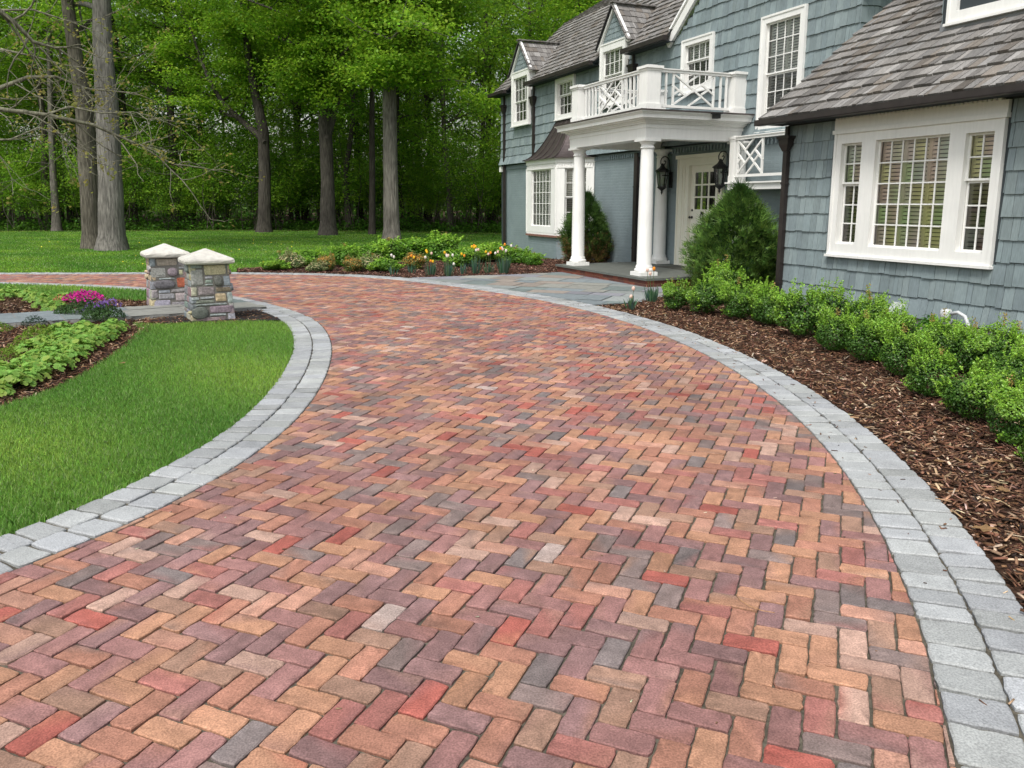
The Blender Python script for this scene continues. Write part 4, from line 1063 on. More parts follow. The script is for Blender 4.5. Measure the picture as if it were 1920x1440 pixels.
# middle bed shrubs
MS = [boxwood_mesh(200, n=5200, L=.036, green=(.10, .24, .02), tip=(.30, .50, .05), sprouts=0), boxwood_mesh(201, n=4600, L=.036, green=(.09, .22, .02), tip=(.27, .48, .05), sprouts=4, lobes=14),
      boxwood_mesh(202, n=3600, L=.034, green=(.09, .15, .03), tip=(.25, .28, .08), gold=((.62, .33, .08), .7), sprouts=2), boxwood_mesh(203, n=3400, L=.036, green=(.10, .16, .05), tip=(.26, .3, .12), gold=((.58, .50, .28), .5), sprouts=3)]
mid = [(512, 507, 44, 24, 0, 'loose green shrub at the left tip of the tulip bed'), (543, 504, 52, 34, 3, 'pale variegated shrub near the left tip of the tulip bed'), (575, 498, 62, 36, 0, 'low green shrub third from the left tip of the tulip bed'),
       (592, 510, 34, 22, 3, 'small cream-tipped shrub in front of a low green one'), (613, 508, 30, 34, 2, 'small orange-tipped shrub left of the group of three bare stalks'), (642, 500, 60, 44, 1, 'bushy green shrub with pale tips on top, mid bed'),
       (659, 510, 30, 32, 2, 'second small orange-tipped shrub, mid bed'), (690, 508, 48, 32, 3, 'tan-tipped low shrub between green ones'), (690, 494, 56, 42, 0, 'green shrub behind the tan-tipped low shrub'), (722, 510, 46, 32, 0, 'round green shrub beside the first white tulips'),
       (728, 488, 66, 44, 1, 'tall green shrub at the foot of the straight oak trunk'), (775, 505, 44, 34, 2, 'bronze-tipped shrub between the first tulip clumps'), (770, 484, 84, 46, 0, 'large green shrub right of the straight oak trunk'), (826, 486, 76, 52, 1, 'tallest bright green shrub with upright tips behind the yellow tulips'),
       (868, 500, 56, 42, 0, 'green shrub between the second and third tulip clumps'), (905, 492, 60, 44, 0, 'green shrub behind the orange tulips'), (938, 490, 54, 40, 0, 'green shrub behind the rightmost tulip clump'), (972, 494, 46, 32, 1, 'leafy low plant near the house corner downspout'), (997, 498, 34, 26, 1, 'small green plant against the painted brick wall')]
for px, py, wd, h, v, lab in mid:
    x, y = gp(px, py); s = wd * (1.22 if wd < 60 else 1.0) / 1500 * y / .52; sz = h * .84 / 1500 * y / .44
    plant('shrub', (x, y + .1), MS[v], None, lab, 'shrub', 'shrubs in the tulip bed', s, sz=sz)

# tulips
def tulip_mesh(seed, nl, h, blooms):
    rs = random.Random(seed); lf, bl = MB(), MB()
    for i in range(nl):
        a = rs.uniform(0, 6.28); r0 = rs.uniform(0, .12); hh = h * rs.uniform(.45, .85); ln = rs.uniform(.03, .12)
        b = Vector((math.cos(a) * r0, math.sin(a) * r0, 0)); o = Vector((math.cos(a) * ln, math.sin(a) * ln, hh)); s = Vector((-math.sin(a), math.cos(a), 0)) * .016
        m = b + o * .5; c = tuple(x * rs.uniform(.8, 1.2) for x in (.10, .19, .12))
        lf.add([b - s * .6, b + s * .6, m + s, m - s, b + o], [(0, 1, 2, 3), (3, 2, 4)], c)
    for k, (dx, dy, hh, c) in enumerate(blooms):
        lf.tube([(dx * .3, dy * .3, 0), (dx * .7, dy * .7, hh * .5), (dx, dy, hh)], .004, 5, (.14, .22, .08))
        bl.lathe((dx, dy, hh - .01), [(.006, 0), (.022, .012), (.027, .032), (.024, .052), (.012, .066)], 8, c)
    return lf.mesh('tulip_leaves', M['leaf']), bl.mesh('tulip_blooms', M['petal'])
YE, WH, ORG, PK = (.85, .55, .03), (.85, .8, .74), (.85, .33, .04), (.85, .62, .52)
tul = [(735, 515, .26, 8, [(.0, .0, .42, WH), (.05, .02, .38, WH)], 'leftmost white tulips in the bed'), (808, 516, .34, 34, [(-.08, 0, .5, YE), (-.12, .02, .38, WH), (.02, .02, .47, PK), (0, 0, .30, ORG), (.05, 0, .29, YE), (-.10, .05, .53, YE)], 'tulip clump with yellow and white blooms left of the others'),
       (841, 517, .36, 34, [(-.08, 0, .5, YE), (-.05, .03, .45, PK), (-.03, 0, .42, WH), (.1, 0, .44, WH), (.0, .0, .43, PK), (.12, .02, .24, WH)], 'tulip clump with cream and yellow blooms, second from left'),
       (890, 513, .46, 34, [(-.06, 0, .6, YE), (-.01, .04, .62, ORG), (.03, 0, .6, YE), (.04, 0, .52, WH), (.09, 0, .53, PK), (.0, .02, .58, YE)], 'tulip clump with orange-yellow blooms in the middle of the bed'),
       (945, 512, .42, 80, [(-.2, 0, .44, WH), (-.14, 0, .47, PK), (-.08, 0, .55, ORG), (-.03, 0, .53, PK), (.02, 0, .64, ORG), (.05, 0, .5, WH), (.04, .03, .48, WH), (.17, 0, .61, WH), (-.05, .04, .56, WH)], 'largest tulip clump with pink, white and orange blooms near the house'),
       (1183, 580, .22, 18, [(.03, 0, .30, PK), (.0, .02, .17, PK)], 'small tulip clump with a faded pink bloom beside the front walk'), (1222, 565, .30, 26, [(.02, 0, .52, ORG), (-.09, 0, .50, PK), (-.04, 0, .44, PK)], 'tulip clump with an orange bloom in front of the portico column')]
tul += [(866, 514, .34, 16, [(.0, 0, .44, YE), (.06, 0, .40, ORG)], 'small tulip clump with two yellow-orange blooms left of the middle clump'), (916, 512, .34, 18, [(.0, 0, .42, PK), (-.06, .02, .47, YE), (.05, 0, .45, ORG)], 'small mixed tulip clump just left of the largest one'), (772, 512, .26, 12, [(.0, 0, .38, ORG), (.06, 0, .34, YE)], 'small orange tulip clump near the bronze-tipped shrub')]
for i, (px, py, h, nl, bl, lab) in enumerate(tul):
    a, b = tulip_mesh(i, nl, h * 1.15, bl); o = empty('tulip_clump', (*gp(px, py), 0)); link('tulip_leaves', a, o); link('tulip_bloom', b, o); tag(o, lab, 'tulips', 'tulip clumps')

# left bed: scalloped ground-cover plants
def scallop_mesh(seed, n=46, r=.19, h=.17):
    global rng
    keep, rng = rng, np.random.default_rng(seed); V, F_, C = [], [], []
    for i in range(n):
        a = rng.uniform(0, 6.28); q = math.sqrt(rng.random()) * r; z = h * (1 - (q / r) ** 2 * .7) * rng.uniform(.7, 1.1)
        nn = np.array([math.cos(a) * q / r * .8, math.sin(a) * q / r * .8, .9]) + rng.normal(0, .22, 3); nn /= np.linalg.norm(nn)
        t = np.cross(nn, rng.normal(size=3)); t /= np.linalg.norm(t); b = np.cross(nn, t); R_ = rng.uniform(.022, .038); c = np.array([math.cos(a) * q, math.sin(a) * q, z])
        col = np.array([.29, .50, .10]) * rng.uniform(.75, 1.25) * np.array([rng.uniform(.85, 1.3), 1, 1]); base = len(V); m = 14
        V.append(c - nn * R_ * .12); C.append(col * .85)
        for j in range(m):
            th = 6.28 * j / m; rr = R_ * (1 + .14 * (j % 2)) * (.55 if j == 0 else 1); V.append(c + (t * math.cos(th) + b * math.sin(th)) * rr + nn * rng.normal(0, .004)); C.append(col)
        for j in range(m): F_.append((base, base + 1 + j, base + 1 + (j + 1) % m))
    me = npmesh('foliage', V, F_, M['leaf'], np.array(C)); rng = keep; return me
SC = [scallop_mesh(i, n=95) for i in range(4)]
bl_ = bed_line[(bed_line[:, 1] > 5.3) & (bed_line[:, 1] < 10.3)]; n_ = 0
bl_ = resample(bl_, .27)
for k, off in enumerate((-.34, -.62, -.88)):
    q = offset(bl_, off)
    for i, p in enumerate(q):
        if k == 2 and (i % 2 or p[1] < 8.2): continue
        plant('ground_cover_plant', (p[0] + rnd.uniform(-.05, .05), p[1] + rnd.uniform(-.05, .05)), SC[(i + k) % 4], None, 'light green scalloped-leaf plant in the row between lawn and mulch', 'plant', 'scalloped-leaf plants edging the lawn', rnd.uniform(.8, 1.02))
for px, py in ((-10, 566), (8, 560), (30, 556), (52, 558), (68, 566), (88, 566), (84, 578), (105, 584), (60, 552), (100, 572), (20, 550), (118, 566)):
    plant('ground_cover_plant', gp(px, py), SC[(px + 10) % 4], None, 'light green scalloped-leaf plant beyond the stone path by the far grass strip', 'plant', 'scalloped-leaf plants beyond the path', rnd.uniform(.75, 1.0))
# flowers
def flower_mesh(seed, r, h, n, col, pet=.035):
    global rng
    keep, rng = rng, np.random.default_rng(seed)
    a = rng.uniform(0, 6.28, n); q = np.sqrt(rng.random(n)) * r; P = np.c_[np.cos(a) * q, np.sin(a) * q, h * (1 - .3 * (q / r) ** 2) * rng.uniform(.85, 1.1, n)]
    V, F_, C = leaf_arrays(P, unit(rng.normal(0, .5, (n, 3)) + [0, -.4, .7]), pet, pet * .9, vary(col, n, .25, .1)); rng = keep
    return npmesh('blooms', V, F_, M['petal'], C)
gF = frond_mesh(9, 500, .3, .26, .07, .02, (.06, .13, .035))
for (px, py, s, n, c, lab, hh) in ((160, 590, 1.05, 330, (.50, .02, .24), 'clump of magenta flowers beyond the stone path', .34), (118, 592, .42, 60, (.55, .02, .1), 'small rose-red flower plant left of the magenta clump', .5), (205, 602, .72, 110, (.17, .10, .30), 'clump of violet flower spikes beside the stone path', .30), (180, 603, .6, 60, (.14, .09, .26), 'darker violet flower clump in front of the magenta flowers', .27)):
    o = empty('flower_clump', (*gp(px, py), 0)); o.scale = (s, s, 1.0 if s > .5 else .6); link('foliage', gF, o); link('blooms', flower_mesh(px, .27, hh, n, c), o); tag(o, lab, 'flowers', 'flower clumps by the stone path')
az = frond_mesh(12, 420, .28, .2, .05, .017, (.17, .27, .03))
ju = frond_mesh(13, 300, .25, .22, .06, .012, (.03, .07, .04))
br_ = frond_mesh(14, 160, .2, .2, .04, .012, (.14, .09, .05))
for px, py, me, s, lab in ((78, 640, az, 1.0, 'low yellow-green azalea in the mulch left of the scalloped row'), (45, 662, az, .75, 'smaller yellow-green azalea left of the first'), (10, 674, az, .6, 'yellow-green azalea at the left edge of the photo'), (66, 612, ju, .7, 'dark juniper tuft in front of the stone path'), (22, 580, br_, 1.1, 'brown dormant shrub in the mulch beyond the path'), (-6, 622, az, .7, 'green shrub cut by the left edge, in front of the path')):
    plant('low_shrub', gp(px, py), me, None, lab, 'shrub', None, s)

# ------------------------------------------------------------------ stone pillars
def pillar(loc, rz, layout, seed, label, Wt=.52, Wb=.60, H=.78):
    rs = random.Random(seed); root = empty('stone_pillar', (*loc, 0), rz); tag(root, label, 'pillar', 'stone pillars at the garden path')
    st, co = MB(), MB()
    def hwid(z): return (Wb + (Wt - Wb) * min(1, z / H * 1.3)) / 2
    co.add([(x * hwid(z) * .95, y * hwid(z) * .95, z) for z in (-.02, H) for x, y in ((-1, -1), (1, -1), (1, 1), (-1, 1))], [(3, 2, 1, 0), (4, 5, 6, 7), (0, 1, 5, 4), (1, 2, 6, 5), (2, 3, 7, 6), (3, 0, 4, 7)])
    def stone(f, u0, u1, v0, v1, col, rnd_=False):
        g = .004; z0, z1 = v0 * H, v1 * H; n = 16
        cu, cz = (u0 + u1) / 2, (z0 + z1) / 2; hu, hz = (u1 - u0) / 2, (z1 - z0) / 2 - g
        rings = []
        for (k, w) in ((1, -.06), (1.0, .0), (.975, .02), (.88, .032), (.5, .038)):
            ring_ = []
            for j in range(n):
                t = 2 * math.pi * (j + .5) / n; c, s = math.cos(t), math.sin(t)
                e = .85 if rnd_ else .17
                x = math.copysign(abs(c) ** e, c); y = math.copysign(abs(s) ** e, s)
                jj = 1 + rs.uniform(-.03, .03); zz = cz + y * hz * k * jj; W_ = hwid(zz) * 2; uu = (cu - .5 + x * (hu - g / W_) * k * jj) * W_
                wv = w * (1.5 if rnd_ else .75) + hwid(zz) - .025 + rs.uniform(-.003, .003)
                # rotate to face f
                p = (uu, -wv, zz); a = f * math.pi / 2; ring_.append((p[0] * math.cos(a) - p[1] * math.sin(a), p[0] * math.sin(a) + p[1] * math.cos(a), zz))
            rings.append(ring_)
        c0 = tuple(x * rs.uniform(.9, 1.1) for x in col)
        for A_, B_ in zip(rings[:-1], rings[1:]): st.add(A_ + B_, [(j, (j + 1) % n, (j + 1) % n + n, j + n) for j in range(n)], c0)
        st.add(rings[-1], [tuple(range(n))], c0)
    for (u0, u1, v0, v1, c, r) in layout: stone(0, u0, u1, v0, v1, srgb(*[.7 * x + .3 * (sum(c) / 3) for x in c], .74), r)
    pal = [(176, 176, 178), (156, 160, 162), (190, 186, 176), (170, 150, 152), (206, 190, 160), (140, 146, 146), (184, 180, 182)]
    for f in (1, 2, 3):
        z = 0.0
        while z < .97:
            h = rs.choice((.07, .12, .17, .2)); h = min(h, 1 - z); h = h if 1 - z - h > .05 else 1 - z; u = 0
            while u < .97:
                w_ = rs.uniform(.22, .55); w_ = w_ if 1 - u - w_ > .15 else 1 - u; stone(f, u, u + w_, z, z + h, srgb(*rs.choice(pal), .72), rs.random() < .12); u += w_
            z += h
    so = st.obj('stonework', M['stone'], root); so.data.polygons.foreach_set('use_smooth', [True] * len(so.data.polygons)); co.obj('mortar_core', M['mortar'], root)
    cp = MB(); n = 10; ov = Wt / 2 + .068
    def sq(r, z, j=.0):
        P = []
        for s in range(4):
            a = R(90 * s - 135); c1 = (math.sqrt(2) * math.cos(a), math.sqrt(2) * math.sin(a)); a2 = R(90 * s - 45); c2 = (math.sqrt(2) * math.cos(a2), math.sqrt(2) * math.sin(a2))
            for i in range(n):
                t = i / n; x, y = c1[0] * (1 - t) + c2[0] * t, c1[1] * (1 - t) + c2[1] * t; k = 1 + rs.uniform(-j, j) - (.015 if i == 0 else 0); P.append((x * r * k, y * r * k, z + rs.uniform(-j, j) * .15))
        return P
    L = [sq(ov * .95, H), sq(ov * 1.0, H + .02, .015), sq(ov * 1.01, H + .05, .015), sq(ov * .98, H + .068, .008), sq(ov * .93, H + .08, .003), sq(.012, H + .205)]
    m = 4 * n
    for A_, B_ in zip(L[:-1], L[1:]): cp.add(A_ + B_, [(j, (j + 1) % m, (j + 1) % m + m, j + m) for j in range(m)])
    cp.add(L[0], [tuple(reversed(range(m)))]); cp.add(L[-1], [tuple(range(m))]); cp.obj('cap', M['cap'], root)
    return root
G1, G2, BG, MV, DK, TN, PG, OL = (172, 174, 174), (188, 188, 188), (214, 200, 164), (160, 140, 146), (122, 126, 126), (220, 186, 136), (170, 178, 184), (150, 132, 100)
LF = [(0, .31, .93, 1, G1, 0), (0, .32, .62, .92, G1, 0), (.33, .93, .80, .99, BG, 0), (.94, 1, .80, .99, BG, 0), (.35, .56, .735, .79, G2, 0), (.35, .56, .665, .73, G2, 0), (.57, .80, .60, .80, DK, 1), (.81, 1, .60, .79, PG, 0), (.33, .56, .62, .66, G1, 0),
      (0, .15, .44, .61, BG, 0), (.16, .59, .44, .61, MV, 0), (.60, .99, .50, .59, OL, 0), (0, .2, .37, .43, G2, 0), (.21, .56, .38, .43, G2, 0), (.08, .56, .31, .37, (140, 150, 138), 0), (.57, .85, .32, .48, TN, 0), (.86, 1, .28, .49, G2, 0), (.05, .85, .265, .305, G1, 0),
      (0, .40, .03, .26, (112, 118, 118), 1), (.42, 1, .12, .26, MV, 0), (.41, .8, .07, .115, G2, 0), (.08, .8, -.02, .06, (164, 148, 148), 0), (.82, 1, -.02, .11, G2, 0)]
LB = [(0, .15, .82, 1, G1, 0), (.16, .76, .83, .98, (190, 166, 148), 0), (.77, 1, .83, .98, G1, 0), (0, .43, .60, .81, G1, 0), (.45, .75, .62, .80, (176, 144, 150), 1), (.77, .9, .64, .75, BG, 0), (.77, 1, .76, .81, G2, 0), (.68, 1, .39, .60, (214, 106, 72), 0), (.05, .66, .38, .56, DK, 1), (.2, .66, .56, .60, G2, 0),
      (0, .18, .2, .37, (180, 170, 172), 0), (.19, .5, .29, .36, G2, 0), (.5, .98, .30, .37, G2, 0), (.19, .6, .17, .285, G1, 0), (.61, 1, .12, .29, G2, 0), (.05, .48, -.02, .16, G2, 0), (.5, 1, -.02, .11, (172, 164, 166), 0)]
pillar((-4.33, 11.36), R(31), LF, 5, 'nearer stone pillar with a pyramid limestone cap, in front of the garden path')
pillar((-5.50, 12.75), R(31), LB, 6, 'farther stone pillar with an orange stone in its face, behind the garden path')

# ------------------------------------------------------------------ mulch chips, grass
def chips(name, P, lmin, lmax, wd, z0, cols, pw, lift=.02):
    n = len(P); L = rng.uniform(lmin, lmax, n); Wd = rng.uniform(wd * .5, wd * 1.4, n); a = rng.uniform(0, 6.28, n); p = rng.normal(0, .28, n); z = z0 + rng.random(n) * lift
    t = np.c_[np.cos(a) * np.cos(p), np.sin(a) * np.cos(p), np.sin(p)]; b = unit(np.cross(t, np.c_[rng.normal(0, .3, (n, 2)), np.ones(n)])); nn = np.cross(b, t) * -1
    c = np.c_[P, z]; th = rng.uniform(.002, .005, n)[:, None]; L = L[:, None] / 2; Wd = Wd[:, None] / 2
    k = rng.uniform(.4, 1, n)[:, None]
    vs = [c - t * L - b * Wd * k, c - t * L + b * Wd, c + t * L + b * Wd * k, c + t * L - b * Wd]; V = np.stack(vs + [v + nn * th for v in vs], 1).reshape(-1, 3)
    f = np.array([(3, 2, 1, 0), (4, 5, 6, 7), (0, 1, 5, 4), (1, 2, 6, 5), (2, 3, 7, 6), (3, 0, 4, 7)]); Fc = (f[None] + np.arange(n)[:, None, None] * 8).reshape(-1, 4)
    ci = rng.choice(len(cols), n, p=np.array(pw) / sum(pw)); C = np.repeat(vary(np.array(cols)[ci], n, .25, .06), 8, 0)
    o = link(name, npmesh(name, V, Fc, M['chip'], C)); tag(o, kind='stuff'); return o
CH = [(.07, .034, .022), (.125, .06, .036), (.19, .10, .058), (.34, .22, .14), (.035, .022, .018), (.52, .39, .28)]; CW = [.26, .25, .21, .15, .08, .05]
P = scatter(right_bed, 1500); d = np.hypot(P[:, 0], P[:, 1]); P = P[(rng.random(len(P)) < np.clip((6.2 / d) ** 1.2, .22, 1)) & (d > 2) & (P[:, 0] < P[:, 1] * .72 + .8)]
ox_, oy_ = P[:, 0], P[:, 1]
o = chips('bark_mulch', P, .02, .085, .013, -.012, CH, CW, .03); tag(o, 'shredded brown bark mulch covering the bed beside the driveway', 'mulch')
P = scatter(mid_bed, 330); o = chips('bark_mulch', P, .04, .10, .02, -.012, [(.10, .045, .032), (.17, .085, .06), (.32, .2, .15), (.05, .03, .022)], [.4, .3, .16, .2], .03); tag(o, 'reddish bark mulch in the tulip bed', 'mulch')
P = scatter(left_bed, 700); P = P[(P[:, 0] > -.68 * P[:, 1] - .6) & ~inside(P, path)]; o = chips('bark_mulch', P, .03, .09, .014, -.022, CH, CW, .03); tag(o, 'brown bark mulch in the left garden bed', 'mulch')

def grass(name, P, h, wd, label, base=(.185, .365, .062), tip=1.0, z=-.01, lean=.35):
    n = len(P)
    x, y = P[:, 0], P[:, 1]
    tone = 1 + .15 * np.sin(x * 1.3 + 1.7 * np.sin(y * .6)) + .12 * np.sin(y * 2.1 + x * .7) + .08 * np.sin((x * .8 + y * .6) * 3.1)
    h = h * rng.uniform(.55, 1.2, n); a = rng.uniform(0, 6.28, n); wv = np.c_[np.cos(a), np.sin(a), np.zeros(n)] * (wd * rng.uniform(.6, 1.2, n))[:, None] / 2
    l = rng.normal(0, lean, (n, 2)) * h[:, None]; c = np.c_[P, np.full(n, z)]; m = c + np.c_[l * .35, h * .6]; t = c + np.c_[l, h]
    V = np.stack([c - wv, c + wv, m + wv * .8, t, m - wv * .8], 1).reshape(-1, 3); Fc = np.arange(5 * n).reshape(-1, 5)
    col = vary(np.array(base)[None] * tone[:, None] * np.c_[1 + .25 * (tone - 1) * 3, np.ones(n), np.ones(n)], n, .2, .08)
    yl = rng.random(n) < .10; col[yl] = np.array([.32, .42, .18])
    o = link(name, npmesh(name, V, Fc, M['grass'], np.repeat(col, 5, 0))); tag(o, label, 'grass', None, 'stuff'); return o
P = scatter(near_lawn, 17000); d = np.hypot(P[:, 0], P[:, 1]); P = P[(P[:, 0] > -.68 * P[:, 1] - .4) & (rng.random(len(P)) < np.clip((5.0 / d) ** 1.3, .25, 1))]
P = P + rng.normal(0, .018, P.shape); grass('grass', P, .036, .0040, 'short mown grass of the near lawn inside the driveway curve')
P = scatter(lawn2, 1500); P = P[P[:, 0] > -.68 * P[:, 1] - .6]
grass('grass', P, .065, .011, 'mown grass strip between the flower bed and the far drive')
P = scatter(far_lawn, 330); d = P[:, 1]; P = P[(P[:, 0] > -.68 * d - 1) & (d < 50) & (rng.random(len(P)) < np.clip(24 / d, .3, 1) ** 1.5)]
grass('grass', P, .042, .02, 'mown grass of the broad lawn in front of the woods', z=-.02, base=(.15, .32, .034))
P = scatter(far_lawn, .22); P = P[(P[:, 0] > -.66 * P[:, 1]) & (P[:, 1] < 36)]; n = len(P)
V, F_, C = leaf_arrays(np.c_[P, np.full(n, .05)], unit(rng.normal(0, .3, (n, 3)) + [0, -.5, 1]), .05, .05, vary((.75, .6, .05), n, .1, .05)); o = link('dandelions', npmesh('dandelions', V, F_, M['petal'], C)); tag(o, 'yellow dandelions scattered on the broad lawn', 'flowers', None, 'stuff')

# small things on the paving
band = np.vstack([offset(ri, -.02)[40:260], offset(ri, -.42)[40:260][::-1]])
P = scatter(band, 26); P = P[P[:, 1] < 13]; o = chips('bark_debris', P, .012, .045, .007, .006, CH, CW, .004); tag(o, 'stray bark bits lying on the granite border', 'debris')
P = scatter(drive_poly, 2.2); P = P[(P[:, 1] > 2) & (P[:, 1] < 14) & (P[:, 0] > -4)]; o = chips('leaf_debris', P, .006, .022, .005, .003, [(.5, .45, .35), (.22, .14, .08), (.12, .1, .06)], [.4, .35, .25], .002); tag(o, 'tiny crumbs and leaf bits scattered on the brick driveway', 'debris')
mb = MB(); a, b = gp(1380, 1118), gp(1452, 1154); c = gp(1404, 1141); mb.tube([(*a, .008), (*gp(1388, 1131), .014), (*c, .012), (*gp(1428, 1149), .01), (*b, .012)], .0016, 5, (.35, .2, .1)); o = mb.obj('dry_twig', M['chip']); tag(o, 'thin dry twig lying on the bricks near the right border', 'twig')
def dead_leaf(px, py, s, lab, c=(.40, .25, .12), g=None):
    x, y = gp(px, py); mb = MB(); V = []
    n = 12
    V.append((0, 0, .012)); a0 = rnd.uniform(0, 6.28)
    for j in range(n): t = 6.28 * j / n; r = s * (1 if j % 2 else .62) * rnd.uniform(.8, 1.1) * (1 + .4 * abs(math.cos(t))); V.append((r * math.cos(t + a0), r * math.sin(t + a0), .014 + rnd.uniform(0, .6) * s * .5))
    mb.add(V, [(0, 1 + j, 1 + (j + 1) % n) for j in range(n)], c); o = mb.obj('dead_leaf', M['leaf']); o.location = (x, y, .004); tag(o, lab, 'leaf', g)
for px, py, s, lab in ((1870, 870, .04, 'curled tan leaf on the mulch near the right edge'), (1880, 925, .035, 'small tan leaf below another on the mulch at right'), (1845, 998, .045, 'large tan oak leaf at the mulch edge by the border'), (1850, 945, .02, 'pale whitish leaf bit on the mulch at right'), (230, 684, .03, 'brown leaf on the near lawn'), (1555, 738, .02, 'brown leaf on the granite border'), (1762, 870, .03, 'light oak leaf beside the border midway')):
    dead_leaf(px, py, s, lab)

# ------------------------------------------------------------------ trees
BK = (.085, .075, .062)
def limb(mb, p, d, L, r, depth, tips, rs, col, up=.25, n=5, wob=.22):
    pts = [Vector(p)]; d = Vector(d).normalized(); rad = [r]
    for i in range(n):
        d = (d + Vector((rs.gauss(0, wob), rs.gauss(0, wob), rs.gauss(0, wob * .6) + up * .12))).normalized(); pts.append(pts[-1] + d * L / n); rad.append(r * (1 - .75 * (i + 1) / n))
        if depth > 0 and i >= 1:
            s = Vector((rs.gauss(0, 1), rs.gauss(0, 1), rs.gauss(.1, .35))).normalized(); limb(mb, pts[-1], d * .5 + s, L * rs.uniform(.35, .6), rad[-1] * .6, depth - 1, tips, rs, col, up, 4, wob)
        if i >= 2 or depth == 0: tips.append(tuple(pts[-1]))
    mb.tube(pts, rad, 6 if r > .05 else 4, col, cap=False)
def crown(tips, rs_seed, per, spread, L, col, tip, flat=.26, zmin=None, name='crown'):
    global rng
    keep, rng = rng, np.random.default_rng(rs_seed); T = np.array(tips); m = len(T); k = np.repeat(np.arange(m), per); n = len(k)
    sp = rng.uniform(.6, 1.3, m)[k][:, None] * spread
    P = T[k] + rng.normal(size=(n, 3)) * sp * np.array([1, 1, flat]); nn = unit(rng.normal(0, .55, (n, 3)) + [0, 0, 1]); ct = rng.uniform(0, 1, m)[k][:, None]
    c = np.array(col) * (1 - ct) + np.array(tip) * ct
    if zmin is not None: ok = P[:, 2] > zmin; P, nn, c = P[ok], nn[ok], c[ok]; n = len(P)
    V, F_, C = leaf_arrays(P, nn, L * rng.uniform(.6, 1.3, n), L * .7, vary(c, n, .14, .06), .15); rng = keep
    return npmesh(name, V, F_, M['leaf'], C)
def trunk_mb(pts, rad, col, seed, n=14, flare=1.35, sub=4):
    P = [Vector(p) for p in pts]; A_, B_ = [], []
    for i in range(len(P) - 1):
        for k in range(sub): t = k / sub; A_.append(P[i].lerp(P[i + 1], t)); B_.append(rad[i] * (1 - t) + rad[i + 1] * t)
    A_.append(P[-1]); B_.append(rad[-1]); rs = random.Random(seed)
    B_ = [b * (1 + (flare - 1) * max(0, 1 - (a.z - A_[0].z) / .9) ** 2) for a, b in zip(A_, B_)]
    ph = [rs.uniform(0, 6.28) for _ in range(3)]
    mb = MB(); mb.tube(A_, B_, n, col, cap=False, ring=lambda i, j: 1 + .05 * math.sin(j * 6.28 / n * 3 + ph[0] + i * .2) + .04 * math.sin(j * 6.28 / n * 5 + ph[1]) + rs.uniform(-.03, .03)); return mb
LG, LT = (.12, .27, .02), (.34, .54, .04)
# generic woodland trees
TV = []
for k in range(5):
    rs = random.Random(40 + k); H = rs.uniform(17, 21); mb_pts = [(0, 0, -.1)]; x = y = 0
    for i in range(1, 7): x += rs.gauss(0, .22); y += rs.gauss(0, .22); mb_pts.append((x, y, H * i / 6))
    r0 = (.17, .22, .28, .2, .14)[k]; tm = trunk_mb(mb_pts, [r0 * (1 - .13 * i) for i in range(7)], BK if k % 2 else (.06, .052, .044), k, n=9, flare=1.25, sub=2); tips = []
    cb = (6.0, 7.5, 5.0, 4.0, 3.0)[k]
    for i in range(17):
        z = cb + (H - cb) * (i + rs.random()) / 17; f = z / H * 6; i0 = min(int(f), 5); p = Vector(mb_pts[i0]).lerp(Vector(mb_pts[i0 + 1]), f - i0); a = rs.uniform(0, 6.28); L = (4.4 - 2.6 * abs((z - cb) / (H - cb) - .25)) * rs.uniform(.7, 1.15)
        limb(tm, p, (math.cos(a), math.sin(a), .45), L, r0 * .32, 1, tips, rs, BK, .3)
    TV.append((tm.mesh('trunk', M['bark']), crown(tips, k, 34, .66, .19, LG if k != 3 else (.07, .18, .02), LT, name='crown')))
# understory saplings
SV = []
for k in range(4):
    rs = random.Random(70 + k); tm = MB(); tips = []
    for j in range(4):
        a = rs.uniform(0, 6.28); limb(tm, (rs.gauss(0, .3), rs.gauss(0, .3), -.05), (math.cos(a) * .35, math.sin(a) * .35, 1), rs.uniform(4, 7), .035, 1, tips, rs, BK, .3, 6, .15)
    SV.append((tm.mesh('stems', M['bark']), crown(tips, 30 + k, 42, .5, .15, (.10, .25, .02), (.30, .50, .04), flat=.4, zmin=.05)))
sheet('woodland_floor', [(-90, 47), (-30, 46.5), (-14, 48.2), (-6, 45.5), (2, 41), (6, 36), (40, 34), (120, 200), (-160, 200)], -.012, M['mulch'])
def wood_edge(x): return np.interp(x, [-60, -30, -14, -6, 2, 6, 14], [48, 47, 48.5, 46, 42, 38, 36])
pts = []; tries = 0
while len(pts) < 84 and tries < 6000:
    tries += 1; y = rnd.uniform(42, 84); x = rnd.uniform(-.72 * y - 3, .27 * y + 3)
    if y < wood_edge(x) + 1.5: continue
    if all((x - a) ** 2 + (y - b) ** 2 > (3.4 if y < 62 else 4.2) ** 2 for a, b in pts): pts.append((x, y))
for i, (x, y) in enumerate(pts):
    k = rnd.randrange(5); tm, cm_ = TV[k]; o = empty('woodland_tree', (x, y, 0), rnd.uniform(0, 6.28)); s = rnd.uniform(.85, 1.15); o.scale = (s, s, s); link('trunk', tm, o); link('crown', cm_, o)
    tag(o, 'slender leafy tree standing among others in the woods beyond the lawn', 'tree', 'trees in the woods beyond the lawn')
pts2 = []; tries = 0
while len(pts2) < 110 and tries < 6000:
    tries += 1; y = rnd.uniform(42, 64); x = rnd.uniform(-.70 * y - 2, .2 * y + 2)
    if y < wood_edge(x) + .8 or y > wood_edge(x) + 14: continue
    if all((x - a) ** 2 + (y - b) ** 2 > 1.7 ** 2 for a, b in pts2): pts2.append((x, y))
